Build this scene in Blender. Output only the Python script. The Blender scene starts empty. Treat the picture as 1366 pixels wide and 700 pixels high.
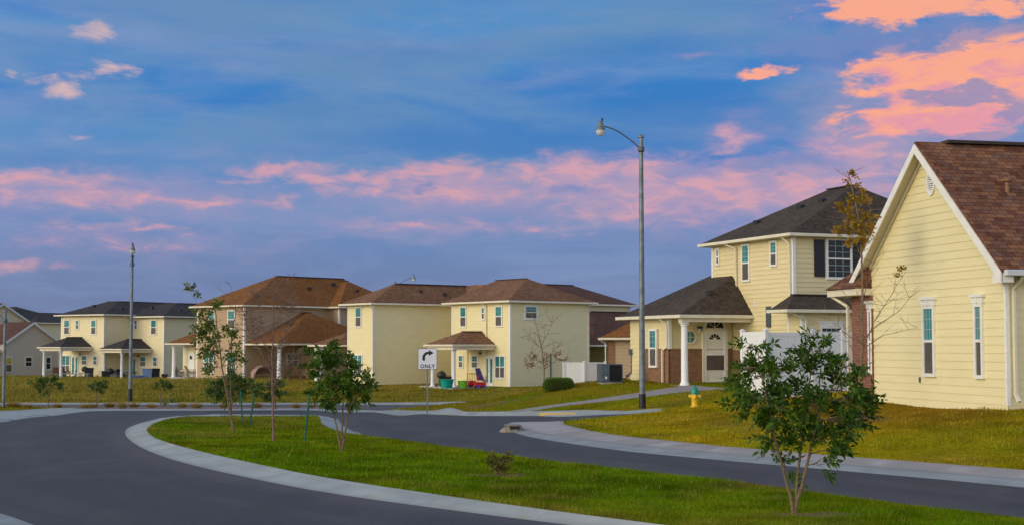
import bpy, bmesh, math, random
import numpy as np
from mathutils import Vector, Matrix
from mathutils.geometry import delaunay_2d_cdt
R = math.radians
random.seed(7); rng = np.random.default_rng(7)
scene = bpy.context.scene; col = scene.collection

# ------------------------------------------------------------------ camera
F = 1900.0; H = 2.1; TH = math.atan(110/1900.0)
cd = bpy.data.cameras.new('camera'); cam = bpy.data.objects.new('camera', cd); col.objects.link(cam)
cam.location = (0, 0, H); cam.rotation_euler = (R(90)+TH, 0, 0)
cd.sensor_width = 36; cd.lens = 36*F/1366; cd.clip_end = 6000; cd.clip_start = .1
scene.camera = cam

# ------------------------------------------------------------------ world / sun
scene.view_settings.view_transform = 'Standard'; scene.view_settings.look = 'None'
scene.view_settings.gamma = 1; scene.view_settings.exposure = 0.0
SUN_EL = 17; SUN_DIR = Vector((-.86, -.50, 0)).normalized()
SUN_DIR = Vector((SUN_DIR.x*math.cos(R(SUN_EL)), SUN_DIR.y*math.cos(R(SUN_EL)), math.sin(R(SUN_EL))))
sl = bpy.data.lights.new('sun', 'SUN'); sl.energy = 1.2; sl.angle = R(28); sl.color = (1, .88, .60)
so = bpy.data.objects.new('sun', sl); col.objects.link(so)
so.rotation_euler = SUN_DIR.to_track_quat('Z', 'Y').to_euler()

world = bpy.data.worlds.new('World'); scene.world = world; world.use_nodes = True
nt = world.node_tree; nt.nodes.clear(); N = nt.nodes; L = nt.links

def srgb(r, g, b):
    return tuple(((c/255)/12.92 if c/255 <= .04045 else ((c/255+.055)/1.055)**2.4) for c in (r, g, b))
def mnode(tree, op, a, b=None, c=None, clamp=False):
    n = tree.nodes.new('ShaderNodeMath'); n.operation = op; n.use_clamp = clamp
    for i, x in enumerate((a, b, c)):
        if x is None: continue
        if isinstance(x, (int, float)): n.inputs[i].default_value = x
        else: tree.links.new(x, n.inputs[i])
    return n.outputs[0]
def mixc(tree, f, a, b, blend='MIX'):
    n = tree.nodes.new('ShaderNodeMix'); n.data_type = 'RGBA'; n.blend_type = blend
    for i, x in ((0, f), (6, a), (7, b)):
        if isinstance(x, (int, float)): n.inputs[i].default_value = x
        elif isinstance(x, (tuple, list)): n.inputs[i].default_value = (x[0], x[1], x[2], 1)
        else: tree.links.new(x, n.inputs[i])
    return n.outputs[2]
def sstep(tree, x, lo, hi):
    n = tree.nodes.new('ShaderNodeMapRange'); n.interpolation_type = 'SMOOTHSTEP'
    n.inputs[1].default_value = lo; n.inputs[2].default_value = hi
    tree.links.new(x, n.inputs[0]); return n.outputs[0]

def build_world():
    tc = N.new('ShaderNodeTexCoord'); sp = N.new('ShaderNodeSeparateXYZ'); L.new(tc.outputs['Generated'], sp.inputs[0])
    X, Y, Z = sp.outputs
    az = mnode(nt, 'ARCTAN2', X, Y)
    hyp = mnode(nt, 'SQRT', mnode(nt, 'ADD', mnode(nt, 'MULTIPLY', X, X), mnode(nt, 'MULTIPLY', Y, Y)))
    el = mnode(nt, 'ARCTAN2', Z, hyp)
    cb = N.new('ShaderNodeCombineXYZ'); L.new(az, cb.inputs[0]); L.new(el, cb.inputs[1])
    P = cb.outputs[0]                                   # (azimuth, elevation) in radians
    def vm(op, a, b):
        n = N.new('ShaderNodeVectorMath'); n.operation = op
        for i, x in enumerate((a, b)):
            if isinstance(x, tuple): n.inputs[i].default_value = x
            elif x is not None: L.new(x, n.inputs[i])
        return n
    def noise(scl, detail, dist=0, rough=.55, off=(0, 0, 0), src=P):
        m = vm('MULTIPLY', src, scl).outputs[0]; m = vm('ADD', m, off).outputs[0]
        n = N.new('ShaderNodeTexNoise'); n.inputs['Scale'].default_value = 1; n.inputs['Detail'].default_value = detail
        n.inputs['Roughness'].default_value = rough; n.inputs['Distortion'].default_value = dist
        L.new(m, n.inputs['Vector']); return n
    # warped coordinates, so that cloud edges billow
    w = noise((22, 55, 1), 5, .3, .62)
    wv = vm('MULTIPLY', vm('SUBTRACT', w.outputs['Color'], (.5, .5, .5)).outputs[0], (.062, .026, 0)).outputs[0]
    PW = vm('ADD', P, wv).outputs[0]
    # base of the overcast: clear tones toward the zenith, hazier mauve at the horizon
    ramp = N.new('ShaderNodeValToRGB'); cr = ramp.color_ramp
    stops = [(0.0, (104, 120, 160)), (.04, (106, 126, 172)), (.085, (100, 136, 190)), (.13, (84, 138, 196)), (.2, (78, 142, 200)), (.26, (80, 142, 202)), (.5, (84, 128, 176)), (1.0, (84, 122, 168))]
    cr.elements[0].position = 0; cr.elements[1].position = 1
    for i, (p, c) in enumerate(stops):
        e = cr.elements[0] if i == 0 else (cr.elements[-1] if i == len(stops)-1 else cr.elements.new(p))
        e.color = (*srgb(*c), 1)
    L.new(el, ramp.inputs[0]); base = ramp.outputs[0]
    g1 = sstep(nt, noise((3.2, 17, 1), 4, .4, .5, (3.1, 1.7, 0)).outputs[0], .42, .62)
    high = sstep(nt, el, .05, .13)
    base = mixc(nt, mnode(nt, 'MULTIPLY', mnode(nt, 'MULTIPLY', g1, high), .85), base, srgb(36, 118, 196))
    tilt = N.new('ShaderNodeMapping'); tilt.inputs['Rotation'].default_value = (0, 0, .16); L.new(P, tilt.inputs[0])
    g4 = sstep(nt, noise((3.4, 15, 1), 5, .5, .52, (2.2, 6.4, 0), tilt.outputs[0]).outputs[0], .44, .66)
    base = mixc(nt, mnode(nt, 'MULTIPLY', mnode(nt, 'MULTIPLY', g4, high), .8), base, srgb(106, 146, 190))
    g2 = sstep(nt, noise((4.5, 26, 1), 5, .6, .55, (7.7, 4.2, 0)).outputs[0], .46, .7)
    base = mixc(nt, mnode(nt, 'MULTIPLY', g2, .6), base, srgb(126, 148, 194))
    g3 = sstep(nt, noise((14, 60, 1), 6, .8, .6, (1.7, 9.2, 0)).outputs[0], .45, .75)
    base = mixc(nt, mnode(nt, 'MULTIPLY', g3, .3), base, srgb(132, 154, 200))
    g5 = sstep(nt, noise((2.3, 10.5, 1), 7, .2, .5, (4.4, 8.1, 0), PW).outputs[0], .485, .56)
    base = mixc(nt, mnode(nt, 'MULTIPLY', mnode(nt, 'MULTIPLY', g5, sstep(nt, el, .09, .16)), .55), base, srgb(104, 142, 184))
    def ell(lst, src):
        acc = None
        for (u, v, ru, rv, s) in lst:
            a = math.atan((u-683)/F); e = (460-v)/F*math.cos(a)
            d = vm('SUBTRACT', src, (a, e, 0)).outputs[0]
            d = vm('MULTIPLY', d, (F/ru, F/rv, 0)).outputs[0]
            n = N.new('ShaderNodeVectorMath'); n.operation = 'LENGTH'; L.new(d, n.inputs[0])
            x = mnode(nt, 'MULTIPLY', mnode(nt, 'SUBTRACT', 1.6, n.outputs['Value']), s*.62)
            x = mnode(nt, 'MAXIMUM', x, 0.0)
            acc = x if acc is None else mnode(nt, 'MAXIMUM', acc, x)
        return acc
    dark = ell([(960, 330, 330, 60, .0), (700, 190, 300, 34, .9), (930, 150, 190, 40, .8), (1180, 70, 180, 30, .9), (880, 70, 200, 30, .6), (560, 70, 160, 22, .5), (40, 215, 160, 16, .5), (1330, 195, 90, 12, .8), (480, 205, 200, 14, .5)], PW)
    base = mixc(nt, mnode(nt, 'MULTIPLY', sstep(nt, dark, .1, .8), .75), base, srgb(44, 118, 192))
    det = noise((30, 85, 1), 7, .5, .62, (5, 2, 0)).outputs[0]
    det = mnode(nt, 'SUBTRACT', det, .5)
    def mask(lst, lo, hi, k=1.2):
        e = ell(lst, PW); gate = mnode(nt, 'MULTIPLY', mnode(nt, 'MINIMUM', mnode(nt, 'MULTIPLY', e, 3.5), 1.0), k)
        return sstep(nt, mnode(nt, 'MULTIPLY_ADD', det, gate, e), lo, hi)
    soft = mask([(960, 262, 330, 46, 1), (1160, 200, 90, 90, .9), (640, 262, 220, 34, .9), (120, 262, 260, 34, .8), (150, 318, 260, 34, .5), (620, 306, 260, 16, .6), (350, 215, 200, 20, .3), (1270, 120, 170, 80, .9), (500, 300, 140, 14, .5), (1000, 180, 60, 30, .6), (1150, 15, 120, 30, .5)], .0, .9, .8)
    base = mixc(nt, mnode(nt, 'MULTIPLY', soft, .62), base, srgb(178, 152, 188))
    pink = mask([(45, 240, 90, 13, 1), (110, 264, 110, 14, 1), (215, 268, 110, 7, 1), (160, 302, 90, 9, .6), (150, 325, 170, 9, .4), (20, 355, 70, 9, .5), (390, 233, 80, 12, 1), (330, 243, 40, 7, .8), (480, 243, 90, 12, .9),
                 (610, 243, 100, 26, 1), (540, 262, 120, 8, .8), (760, 240, 90, 30, 1), (850, 250, 120, 40, 1), (960, 252, 120, 38, 1), (1070, 250, 120, 42, 1), (1160, 215, 70, 42, .95), (985, 185, 30, 20, .7), (550, 298, 90, 9, .55), (700, 303, 140, 9, .45), (370, 271, 22, 9, .9), (940, 75, 60, 9, .3), (1280, 185, 90, 20, .8)], .08, .86, 1.15)
    base = mixc(nt, mnode(nt, 'MULTIPLY', pink, .80), base, mixc(nt, sstep(nt, det, -.08, .14), srgb(186, 154, 184), srgb(228, 164, 172)))
    orange = mask([(1150, 22, 50, 12, .9), (1210, 14, 80, 18, 1.2), (1190, 10, 70, 18, 1.1), (1120, 20, 40, 8, .7), (1270, 2, 90, 12, 1), (1345, 8, 34, 18, 1), (1180, 92, 46, 14, .9), (1240, 100, 80, 26, 1.2), (1310, 92, 90, 32, 1.2), (1350, 66, 50, 26, 1), (1215, 145, 50, 18, .9), (1265, 165, 110, 18, .9), (1340, 140, 50, 16, .7), (1190, 96, 50, 14, 1.1), (1300, 105, 120, 44, 1.5), (1270, 160, 120, 22, 1.2), (1190, 165, 40, 20, 1), (1018, 97, 34, 8, 1.05), (1060, 97, 20, 4, .5)], .16, .66, 2.2)
    base = mixc(nt, orange, base, mixc(nt, sstep(nt, mnode(nt, 'MULTIPLY_ADD', det, .35, el), .125, .20), srgb(232, 152, 168), srgb(255, 170, 138)))
    holes = mask([(1290, 130, 60, 9, 1), (1325, 120, 26, 10, .9), (1225, 128, 26, 6, .8), (1355, 150, 24, 22, .9), (1255, 122, 60, 6, .8), (1180, 55, 150, 16, 1.1), (1310, 40, 90, 12, .9), (1310, 186, 90, 10, .9), (1060, 222, 100, 14, .7), (770, 258, 40, 12, .7), (905, 228, 40, 8, .5), (565, 252, 24, 10, .6)], .2, .6, 1.8)
    base = mixc(nt, mnode(nt, 'MULTIPLY', holes, .72), base, srgb(110, 134, 190))
    pale = mask([(68, 120, 32, 14, 1), (142, 94, 26, 12, .95), (105, 105, 40, 8, .5), (118, 46, 22, 18, .5), (15, 108, 10, 6, .5), (110, 180, 24, 5, .5)], .15, .95, 1.8)
    base = mixc(nt, mnode(nt, 'MULTIPLY', pale, .85), base, srgb(226, 186, 180))
    # warm afterglow of the low sun behind the camera
    dt = vm('DOT_PRODUCT', tc.outputs['Generated'], tuple(SUN_DIR)).outputs['Value']
    gl = mnode(nt, 'POWER', mnode(nt, 'MAXIMUM', mnode(nt, 'MULTIPLY_ADD', dt, .75, .25), 0.0), 2.2)
    glow = mixc(nt, gl, (0, 0, 0), (1.15, .92, .62))
    # pale band added low in the sky behind the camera, lifts shaded walls
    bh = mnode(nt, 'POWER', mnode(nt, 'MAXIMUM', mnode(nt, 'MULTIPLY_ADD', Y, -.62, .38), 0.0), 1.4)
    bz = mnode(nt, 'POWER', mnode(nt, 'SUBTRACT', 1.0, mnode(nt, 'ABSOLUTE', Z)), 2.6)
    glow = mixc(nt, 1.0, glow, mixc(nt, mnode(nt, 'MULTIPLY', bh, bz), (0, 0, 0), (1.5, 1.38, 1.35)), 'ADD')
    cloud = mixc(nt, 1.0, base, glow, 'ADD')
    sky = N.new('ShaderNodeTexSky'); sky.sky_type = 'NISHITA'; sky.sun_disc = False
    sky.sun_elevation = R(SUN_EL); sky.sun_rotation = math.atan2(SUN_DIR.x, SUN_DIR.y)
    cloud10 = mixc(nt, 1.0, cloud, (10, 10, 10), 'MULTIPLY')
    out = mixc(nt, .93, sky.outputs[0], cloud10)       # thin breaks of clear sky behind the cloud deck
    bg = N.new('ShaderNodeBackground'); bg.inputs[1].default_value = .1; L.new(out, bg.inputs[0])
    wo = N.new('ShaderNodeOutputWorld'); L.new(bg.outputs[0], wo.inputs[0])
build_world()

# ------------------------------------------------------------------ pixel -> world helpers
O = np.array([0, 0, H])
def ray(u, v):
    x = (u-683)/F; z = (350-v)/F
    return np.array([x, math.cos(TH)-z*math.sin(TH), math.sin(TH)+z*math.cos(TH)])
def atY(u, v, Y):
    d = ray(u, v); return O+d*(Y/d[1])
CP = np.array([(-15,10,0),(0,10,0),(12,10,.05),(-12,25,0),(0,25,0),(8,22,0),(14,18,.05),(-25,35,-.1),(-6,34,-.05),(-25,50,-.4),(-8,48,-.33),(0,46,-.28),(-26,65,-.95),(-14,65,-.97),(-4,65,-1.02),(4,70,-.5),
 (-30,83,-1.25),(-15,83,-1.25),(-5,85,-1.15),(-10,99.7,-.8),(0,95,-.8),(6,97,-.75),(-20,110,-.65),(-35,122,-1.02),(-29.8,122,-1.1),(-45,125,-1.0),(-60,100,-1.1),(-60,60,-.8),(-60,20,-.2),
 (2.2,35,-.08),(1.5,44,-.28),(4.4,48,-.13),(6.5,51,-.19),(6.8,56.5,.25),(4.8,61,.38),(8.2,58,.34),(11.3,57,.4),(10.2,29.4,.69),(8.8,35.3,.66),(12,36,.7),(15,28,.7),(9,45,.28),(14,45,.5),(14,65,.4),(25,60,.4),(25,30,.7),(30,95,-.5),
 (7.9,32,.35),(3.5,62,.42),(2.6,65,.15),(0,75,-.85),(7,80,.1),(1.0,56,-.6),(-5,140,-.9),(-50,150,-1.0),(30,140,-.8),(7.2,42,.1),(11,52,.42)], float)
def _phi(r2): return np.where(r2 > 0, .5*r2*np.log(np.maximum(r2, 1e-12)), 0)
def _tps():
    p = CP[:, :2]/50; n = len(p); r2 = ((p[:, None]-p[None])**2).sum(-1)
    K = _phi(r2)+np.eye(n)*.0004; Pm = np.c_[np.ones(n), p]; A = np.zeros((n+3, n+3)); A[:n, :n] = K; A[:n, n:] = Pm; A[n:, :n] = Pm.T
    return np.linalg.solve(A, np.r_[CP[:, 2], 0, 0, 0])
TW = _tps()
def terr(x, y):
    x = np.atleast_1d(np.asarray(x, float)); y = np.atleast_1d(np.asarray(y, float))
    p = CP[:, :2]/50; q = np.c_[x, y]/50; n = len(p)
    z = _phi(((q[:, None]-p[None])**2).sum(-1))@TW[:n] + TW[n]+q@TW[n+1:]
    r = np.hypot(x+10, y-75); w = np.clip((r-80)/60, 0, 1); w = w*w*(3-2*w)
    z = np.clip(z, -1.5, 1.1); return z*(1-w)-1.0*w
LW = .10                                               # lawn level above the road
def G(u, v, off=0.0):
    d = ray(u, v); ts = np.arange(6, 600, .5)/d[1]; Pn = O+d*ts[:, None]
    f = Pn[:, 2]-terr(Pn[:, 0], Pn[:, 1])-off; i = int(np.argmax(f < 0)) if (f < 0).any() else len(ts)-1
    a, b = ts[max(i-1, 0)], ts[i]
    for _ in range(22):
        m = (a+b)/2; P = O+d*m
        if P[2]-float(terr(P[0], P[1])[0])-off < 0: b = m
        else: a = m
    return O+d*a
def kk(Y): return F/Y

# ------------------------------------------------------------------ materials
def new_mat(name):
    m = bpy.data.materials.new(name); m.use_nodes = True
    return m, m.node_tree, m.node_tree.nodes['Principled BSDF']
def mat(name, c, rough=.6, var=.12, scale=6, metal=0, bump=0, bscale=60, c2=None, spec=.5, stretch=None):
    m, t, b = new_mat(name); c = tuple(c)
    tc = t.nodes.new('ShaderNodeTexCoord'); src = tc.outputs['Object']
    if stretch:
        mp = t.nodes.new('ShaderNodeMapping'); mp.inputs['Scale'].default_value = stretch; t.links.new(src, mp.inputs[0]); src = mp.outputs[0]
    n = t.nodes.new('ShaderNodeTexNoise'); n.inputs['Scale'].default_value = scale; n.inputs['Detail'].default_value = 5; t.links.new(src, n.inputs['Vector'])
    f = sstep(t, n.outputs[0], .3, .7)
    lo = c2 if c2 else tuple(x*(1-var) for x in c); hi = c if c2 else tuple(min(1, x*(1+var)) for x in c)
    t.links.new(mixc(t, f, lo, hi), b.inputs['Base Color'])
    b.inputs['Roughness'].default_value = rough; b.inputs['Metallic'].default_value = metal
    b.inputs['Specular IOR Level'].default_value = spec
    if bump:
        n2 = t.nodes.new('ShaderNodeTexNoise'); n2.inputs['Scale'].default_value = bscale; n2.inputs['Detail'].default_value = 4; t.links.new(tc.outputs['Object'], n2.inputs['Vector'])
        bp = t.nodes.new('ShaderNodeBump'); bp.inputs['Strength'].default_value = bump; bp.inputs['Distance'].default_value = .02
        t.links.new(n2.outputs[0], bp.inputs['Height']); t.links.new(bp.outputs[0], b.inputs['Normal'])
    return m
def shingle(name, c1, c2, c3):
    m, t, b = new_mat(name)
    uv = t.nodes.new('ShaderNodeUVMap'); uv.uv_map = 'UVMap'
    br = t.nodes.new('ShaderNodeTexBrick'); br.offset = .5; br.inputs['Scale'].default_value = 1
    br.inputs['Brick Width'].default_value = .22; br.inputs['Row Height'].default_value = .135; br.inputs['Mortar Size'].default_value = .006
    br.inputs['Color1'].default_value = (0, 0, 0, 1); br.inputs['Color2'].default_value = (1, 1, 1, 1); br.inputs['Mortar'].default_value = (.1, .1, .1, 1); br.inputs['Bias'].default_value = 0
    t.links.new(uv.outputs[0], br.inputs['Vector'])
    f = t.nodes.new('ShaderNodeSeparateColor'); t.links.new(br.outputs['Color'], f.inputs[0])
    n = t.nodes.new('ShaderNodeTexNoise'); n.inputs['Scale'].default_value = 3.2; n.inputs['Detail'].default_value = 7; n.inputs['Roughness'].default_value = .75; t.links.new(uv.outputs[0], n.inputs['Vector'])
    k = mixc(t, f.outputs[0], c1, c2); k = mixc(t, sstep(t, n.outputs[0], .45, .68), k, c3)
    n3 = t.nodes.new('ShaderNodeTexNoise'); n3.inputs['Scale'].default_value = .35; n3.inputs['Detail'].default_value = 3; t.links.new(uv.outputs[0], n3.inputs['Vector'])
    k = mixc(t, mnode(t, 'MULTIPLY', sstep(t, n3.outputs[0], .35, .7), .3), k, tuple(x*.6 for x in c1))
    k = mixc(t, mnode(t, 'MULTIPLY', br.outputs['Fac'], .75), k, tuple(x*.25 for x in c1))
    t.links.new(k, b.inputs['Base Color']); b.inputs['Roughness'].default_value = .92; b.inputs['Specular IOR Level'].default_value = .2
    n2 = t.nodes.new('ShaderNodeTexNoise'); n2.inputs['Scale'].default_value = 60; t.links.new(uv.outputs[0], n2.inputs['Vector'])
    hgt = mnode(t, 'ADD', mnode(t, 'MULTIPLY', mnode(t, 'SUBTRACT', 1.0, br.outputs['Fac']), .6), mnode(t, 'MULTIPLY_ADD', f.outputs[0], .5, mnode(t, 'MULTIPLY', n2.outputs[0], .3)))
    bp = t.nodes.new('ShaderNodeBump'); bp.inputs['Strength'].default_value = .8; bp.inputs['Distance'].default_value = .015
    t.links.new(hgt, bp.inputs['Height']); t.links.new(bp.outputs[0], b.inputs['Normal'])
    return m
def brickmat(name, c1, c2, mortar):
    m, t, b = new_mat(name)
    uv = t.nodes.new('ShaderNodeUVMap'); uv.uv_map = 'UVMap'
    br = t.nodes.new('ShaderNodeTexBrick'); br.inputs['Scale'].default_value = 1
    br.inputs['Brick Width'].default_value = .21; br.inputs['Row Height'].default_value = .075; br.inputs['Mortar Size'].default_value = .007
    br.inputs['Color1'].default_value = (*c1, 1); br.inputs['Color2'].default_value = (*c2, 1); br.inputs['Mortar'].default_value = (*mortar, 1)
    t.links.new(uv.outputs[0], br.inputs['Vector'])
    n = t.nodes.new('ShaderNodeTexNoise'); n.inputs['Scale'].default_value = 9; n.inputs['Detail'].default_value = 5; t.links.new(uv.outputs[0], n.inputs['Vector'])
    k = mixc(t, mnode(t, 'MULTIPLY', sstep(t, n.outputs[0], .4, .7), .4), br.outputs['Color'], tuple(x*.5 for x in c1))
    t.links.new(k, b.inputs['Base Color']); b.inputs['Roughness'].default_value = .85
    bp = t.nodes.new('ShaderNodeBump'); bp.inputs['Strength'].default_value = .8; bp.inputs['Distance'].default_value = .01; bp.invert = True
    t.links.new(br.outputs['Fac'], bp.inputs['Height']); t.links.new(bp.outputs[0], b.inputs['Normal'])
    return m
def leafmat(name, c1, c2, trans=.25):
    m, t, b = new_mat(name)
    g = t.nodes.new('ShaderNodeNewGeometry'); k = mixc(t, g.outputs['Random Per Island'], c1, c2)
    t.links.new(k, b.inputs['Base Color']); b.inputs['Roughness'].default_value = .55; b.inputs['Specular IOR Level'].default_value = .3
    tr = t.nodes.new('ShaderNodeBsdfTranslucent'); t.links.new(k, tr.inputs[0])
    ms = t.nodes.new('ShaderNodeMixShader'); ms.inputs[0].default_value = trans
    t.links.new(b.outputs[0], ms.inputs[1]); t.links.new(tr.outputs[0], ms.inputs[2])
    t.links.new(ms.outputs[0], t.nodes['Material Output'].inputs[0]); return m
def siding(name, c, var=.025):
    return mat(name, c, .55, var, 1.3, bump=.15, bscale=40, stretch=(1, 1, 4))
def glassmat(name, c, rough=.06):
    m = mat(name, c, rough, .25, 1.7, spec=.8); return m

M = dict(
 cream=siding('cream siding', (.78, .68, .41)), cream2=siding('pale yellow siding', (.80, .71, .405)), beige=siding('beige siding', (.62, .53, .36)), tan=siding('tan siding', (.44, .31, .18)),
 greysid=siding('grey beige siding', (.50, .45, .38)), creamD=siding('butter yellow siding', (.74, .63, .35)),
 trim=mat('white trim paint', (.80, .79, .74), .45, .05, 3), trimc=mat('cream gutter paint', (.74, .68, .52), .45, .06, 3), soffit=mat('soffit board', (.62, .55, .38), .6, .05, 3, stretch=(8, 1, 1)),
 muntin=mat('muntin bar', (.30, .40, .40), .5, .05, 3), greytrim=mat('pale grey trim paint', (.60, .62, .64), .5, .05, 3),
 black_roof=shingle('charcoal shingles', (.040, .036, .036), (.085, .075, .072), (.062, .050, .045)),
 dk_roof=shingle('dark brown shingles', (.052, .040, .030), (.105, .083, .062), (.080, .056, .038)),
 plum_roof=shingle('plum brown shingles', (.085, .038, .026), (.16, .085, .060), (.12, .07, .055)), brown_roof=shingle('rust brown shingles', (.19, .068, .018), (.30, .13, .034), (.24, .10, .028)),
 red_roof=shingle('reddish brown shingles', (.17, .075, .036), (.30, .16, .085), (.22, .12, .07)),
 near_roof=shingle('weathered multicolour shingles', (.11, .038, .022), (.30, .135, .065), (.18, .115, .09)),
 cap=mat('ridge cap', (.05, .035, .03), .9), brick=brickmat('red brown brick', (.22, .10, .045), (.31, .15, .065), (.30, .22, .15)),
 brickr=brickmat('red brick', (.20, .065, .04), (.27, .10, .06), (.30, .20, .16)),
 teal=mat('window glass', (.03, .21, .21), .12, .3, 2, spec=.45), dark=mat('dark window glass', (.012, .018, .02), .12, .2, 3, spec=.25), screen=mat('insect screen', (.10, .085, .07), .5, .2, 3),
 amber=glassmat('amber blind behind glass', (.45, .33, .05), .15), door=mat('white door paint', (.80, .79, .70), .4, .04), shutter=mat('black shutter', (.018, .014, .02), .5, .2, stretch=(1, 1, 8)),
 found=mat('concrete foundation', (.13, .095, .07), .9, .25, 5), vinyl=mat('white vinyl', (.80, .81, .82), .35, .03),
 galv=mat('galvanised steel', (.17, .20, .21), .5, .25, 4, metal=.4), galvd=mat('dull grey steel', (.10, .13, .15), .5, .2, 4, metal=.4), blk=mat('black paint', (.012, .012, .014), .5, .3), lens=mat('frosted lens', (.62, .62, .60), .2, .1),
 hyd_y=mat('yellow hydrant paint', (.80, .50, .02), .38, .12, 14), hyd_g=mat('green hydrant paint', (.01, .24, .16), .35, .12, 14),
 sign_w=mat('white sign sheeting', (.72, .72, .74), .35, .03), sign_b=mat('black sign ink', (.012, .012, .012), .5),
 barkr=mat('reddish brown bark', (.20, .125, .095), .9, .3, 30, bump=.5, bscale=80), bark=mat('grey brown bark', (.20, .14, .09), .9, .35, 30, bump=.6, bscale=80), barkl=mat('light tan bark', (.17, .12, .065), .9, .3, 30, bump=.5, bscale=80), twig=mat('dark twig', (.13, .075, .05), .9, .3, 20),
 leafd=leafmat('dark green leaf', (.018, .062, .003), (.11, .20, .012), .35), leafm=leafmat('mid green leaf', (.030, .085, .012), (.085, .150, .020)), leafl=leafmat('olive leaf', (.08, .13, .015), (.19, .22, .04)), leafa=leafmat('autumn leaf', (.32, .13, .008), (.36, .28, .02)), leafr=leafmat('rust leaf', (.22, .055, .03), (.30, .12, .06)), hedge=leafmat('hedge leaf', (.09, .16, .02), (.17, .26, .05)), leafo=leafmat('rusty olive leaf', (.08, .12, .012), (.20, .15, .03)),
 stake=mat('green post paint', (.0, .13, .09), .5, .1), soil=mat('bare soil', (.17, .085, .03), .95, .35, 8, bump=.8, bscale=30), mulch=mat('mulch', (.20, .12, .08), .95, .4, 14, bump=1, bscale=30),
 slab=mat('patio concrete', (.40, .37, .34), .85, .12, 5), red=mat('red plastic', (.55, .02, .02), .35), blue=mat('blue plastic', (.03, .06, .45), .35), tealp=mat('teal plastic', (.0, .32, .24), .35), lime=mat('lime plastic', (.18, .55, .05), .35), yellow=mat('yellow plastic', (.75, .45, .02), .35), purple=mat('navy striped canvas', (.06, .05, .22), .8, .4, 9), wood=mat('weathered wood', (.22, .12, .06), .8, .3, 12), ltblue=mat('light blue plastic', (.14, .25, .42), .4), blanket=mat('patterned cover', (.30, .2, .15), .8, .5, 6), greyp=mat('grey plastic', (.20, .20, .21), .5), orange=mat('orange lamp glass', (.8, .45, .1), .3), drain=mat('old concrete', (.24, .21, .15), .9, .3, 9, bump=.5))

def lawn_material():
    m, t, b = new_mat('lawn grass'); at = t.nodes.new('ShaderNodeAttribute'); at.attribute_name = 'tint'
    tc = t.nodes.new('ShaderNodeTexCoord')
    def nz(s, d=5):
        n = t.nodes.new('ShaderNodeTexNoise'); n.inputs['Scale'].default_value = s; n.inputs['Detail'].default_value = d; t.links.new(tc.outputs['Object'], n.inputs['Vector']); return n.outputs[0]
    k = mixc(t, mnode(t, 'MULTIPLY', sstep(t, nz(.9), .4, .7), .35), at.outputs['Color'], (.20, .12, .01))
    k = mixc(t, mnode(t, 'MULTIPLY', sstep(t, nz(14, 6), .4, .65), .5), k, (.04, .06, .003))
    t.links.new(k, b.inputs['Base Color']); b.inputs['Roughness'].default_value = 1; b.inputs['Specular IOR Level'].default_value = 0
    bp = t.nodes.new('ShaderNodeBump'); bp.inputs['Strength'].default_value = 1; bp.inputs['Distance'].default_value = .05
    t.links.new(nz(22, 6), bp.inputs['Height']); t.links.new(bp.outputs[0], b.inputs['Normal']); return m
def blade_material():
    m, t, b = new_mat('grass blades'); at = t.nodes.new('ShaderNodeAttribute'); at.attribute_name = 'tint'
    t.links.new(at.outputs['Color'], b.inputs['Base Color']); b.inputs['Roughness'].default_value = 1; b.inputs['Specular IOR Level'].default_value = 0
    tr = t.nodes.new('ShaderNodeBsdfTranslucent'); t.links.new(at.outputs['Color'], tr.inputs[0]); ms = t.nodes.new('ShaderNodeMixShader'); ms.inputs[0].default_value = .3
    t.links.new(b.outputs[0], ms.inputs[1]); t.links.new(tr.outputs[0], ms.inputs[2]); t.links.new(ms.outputs[0], t.nodes['Material Output'].inputs[0]); return m
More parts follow.
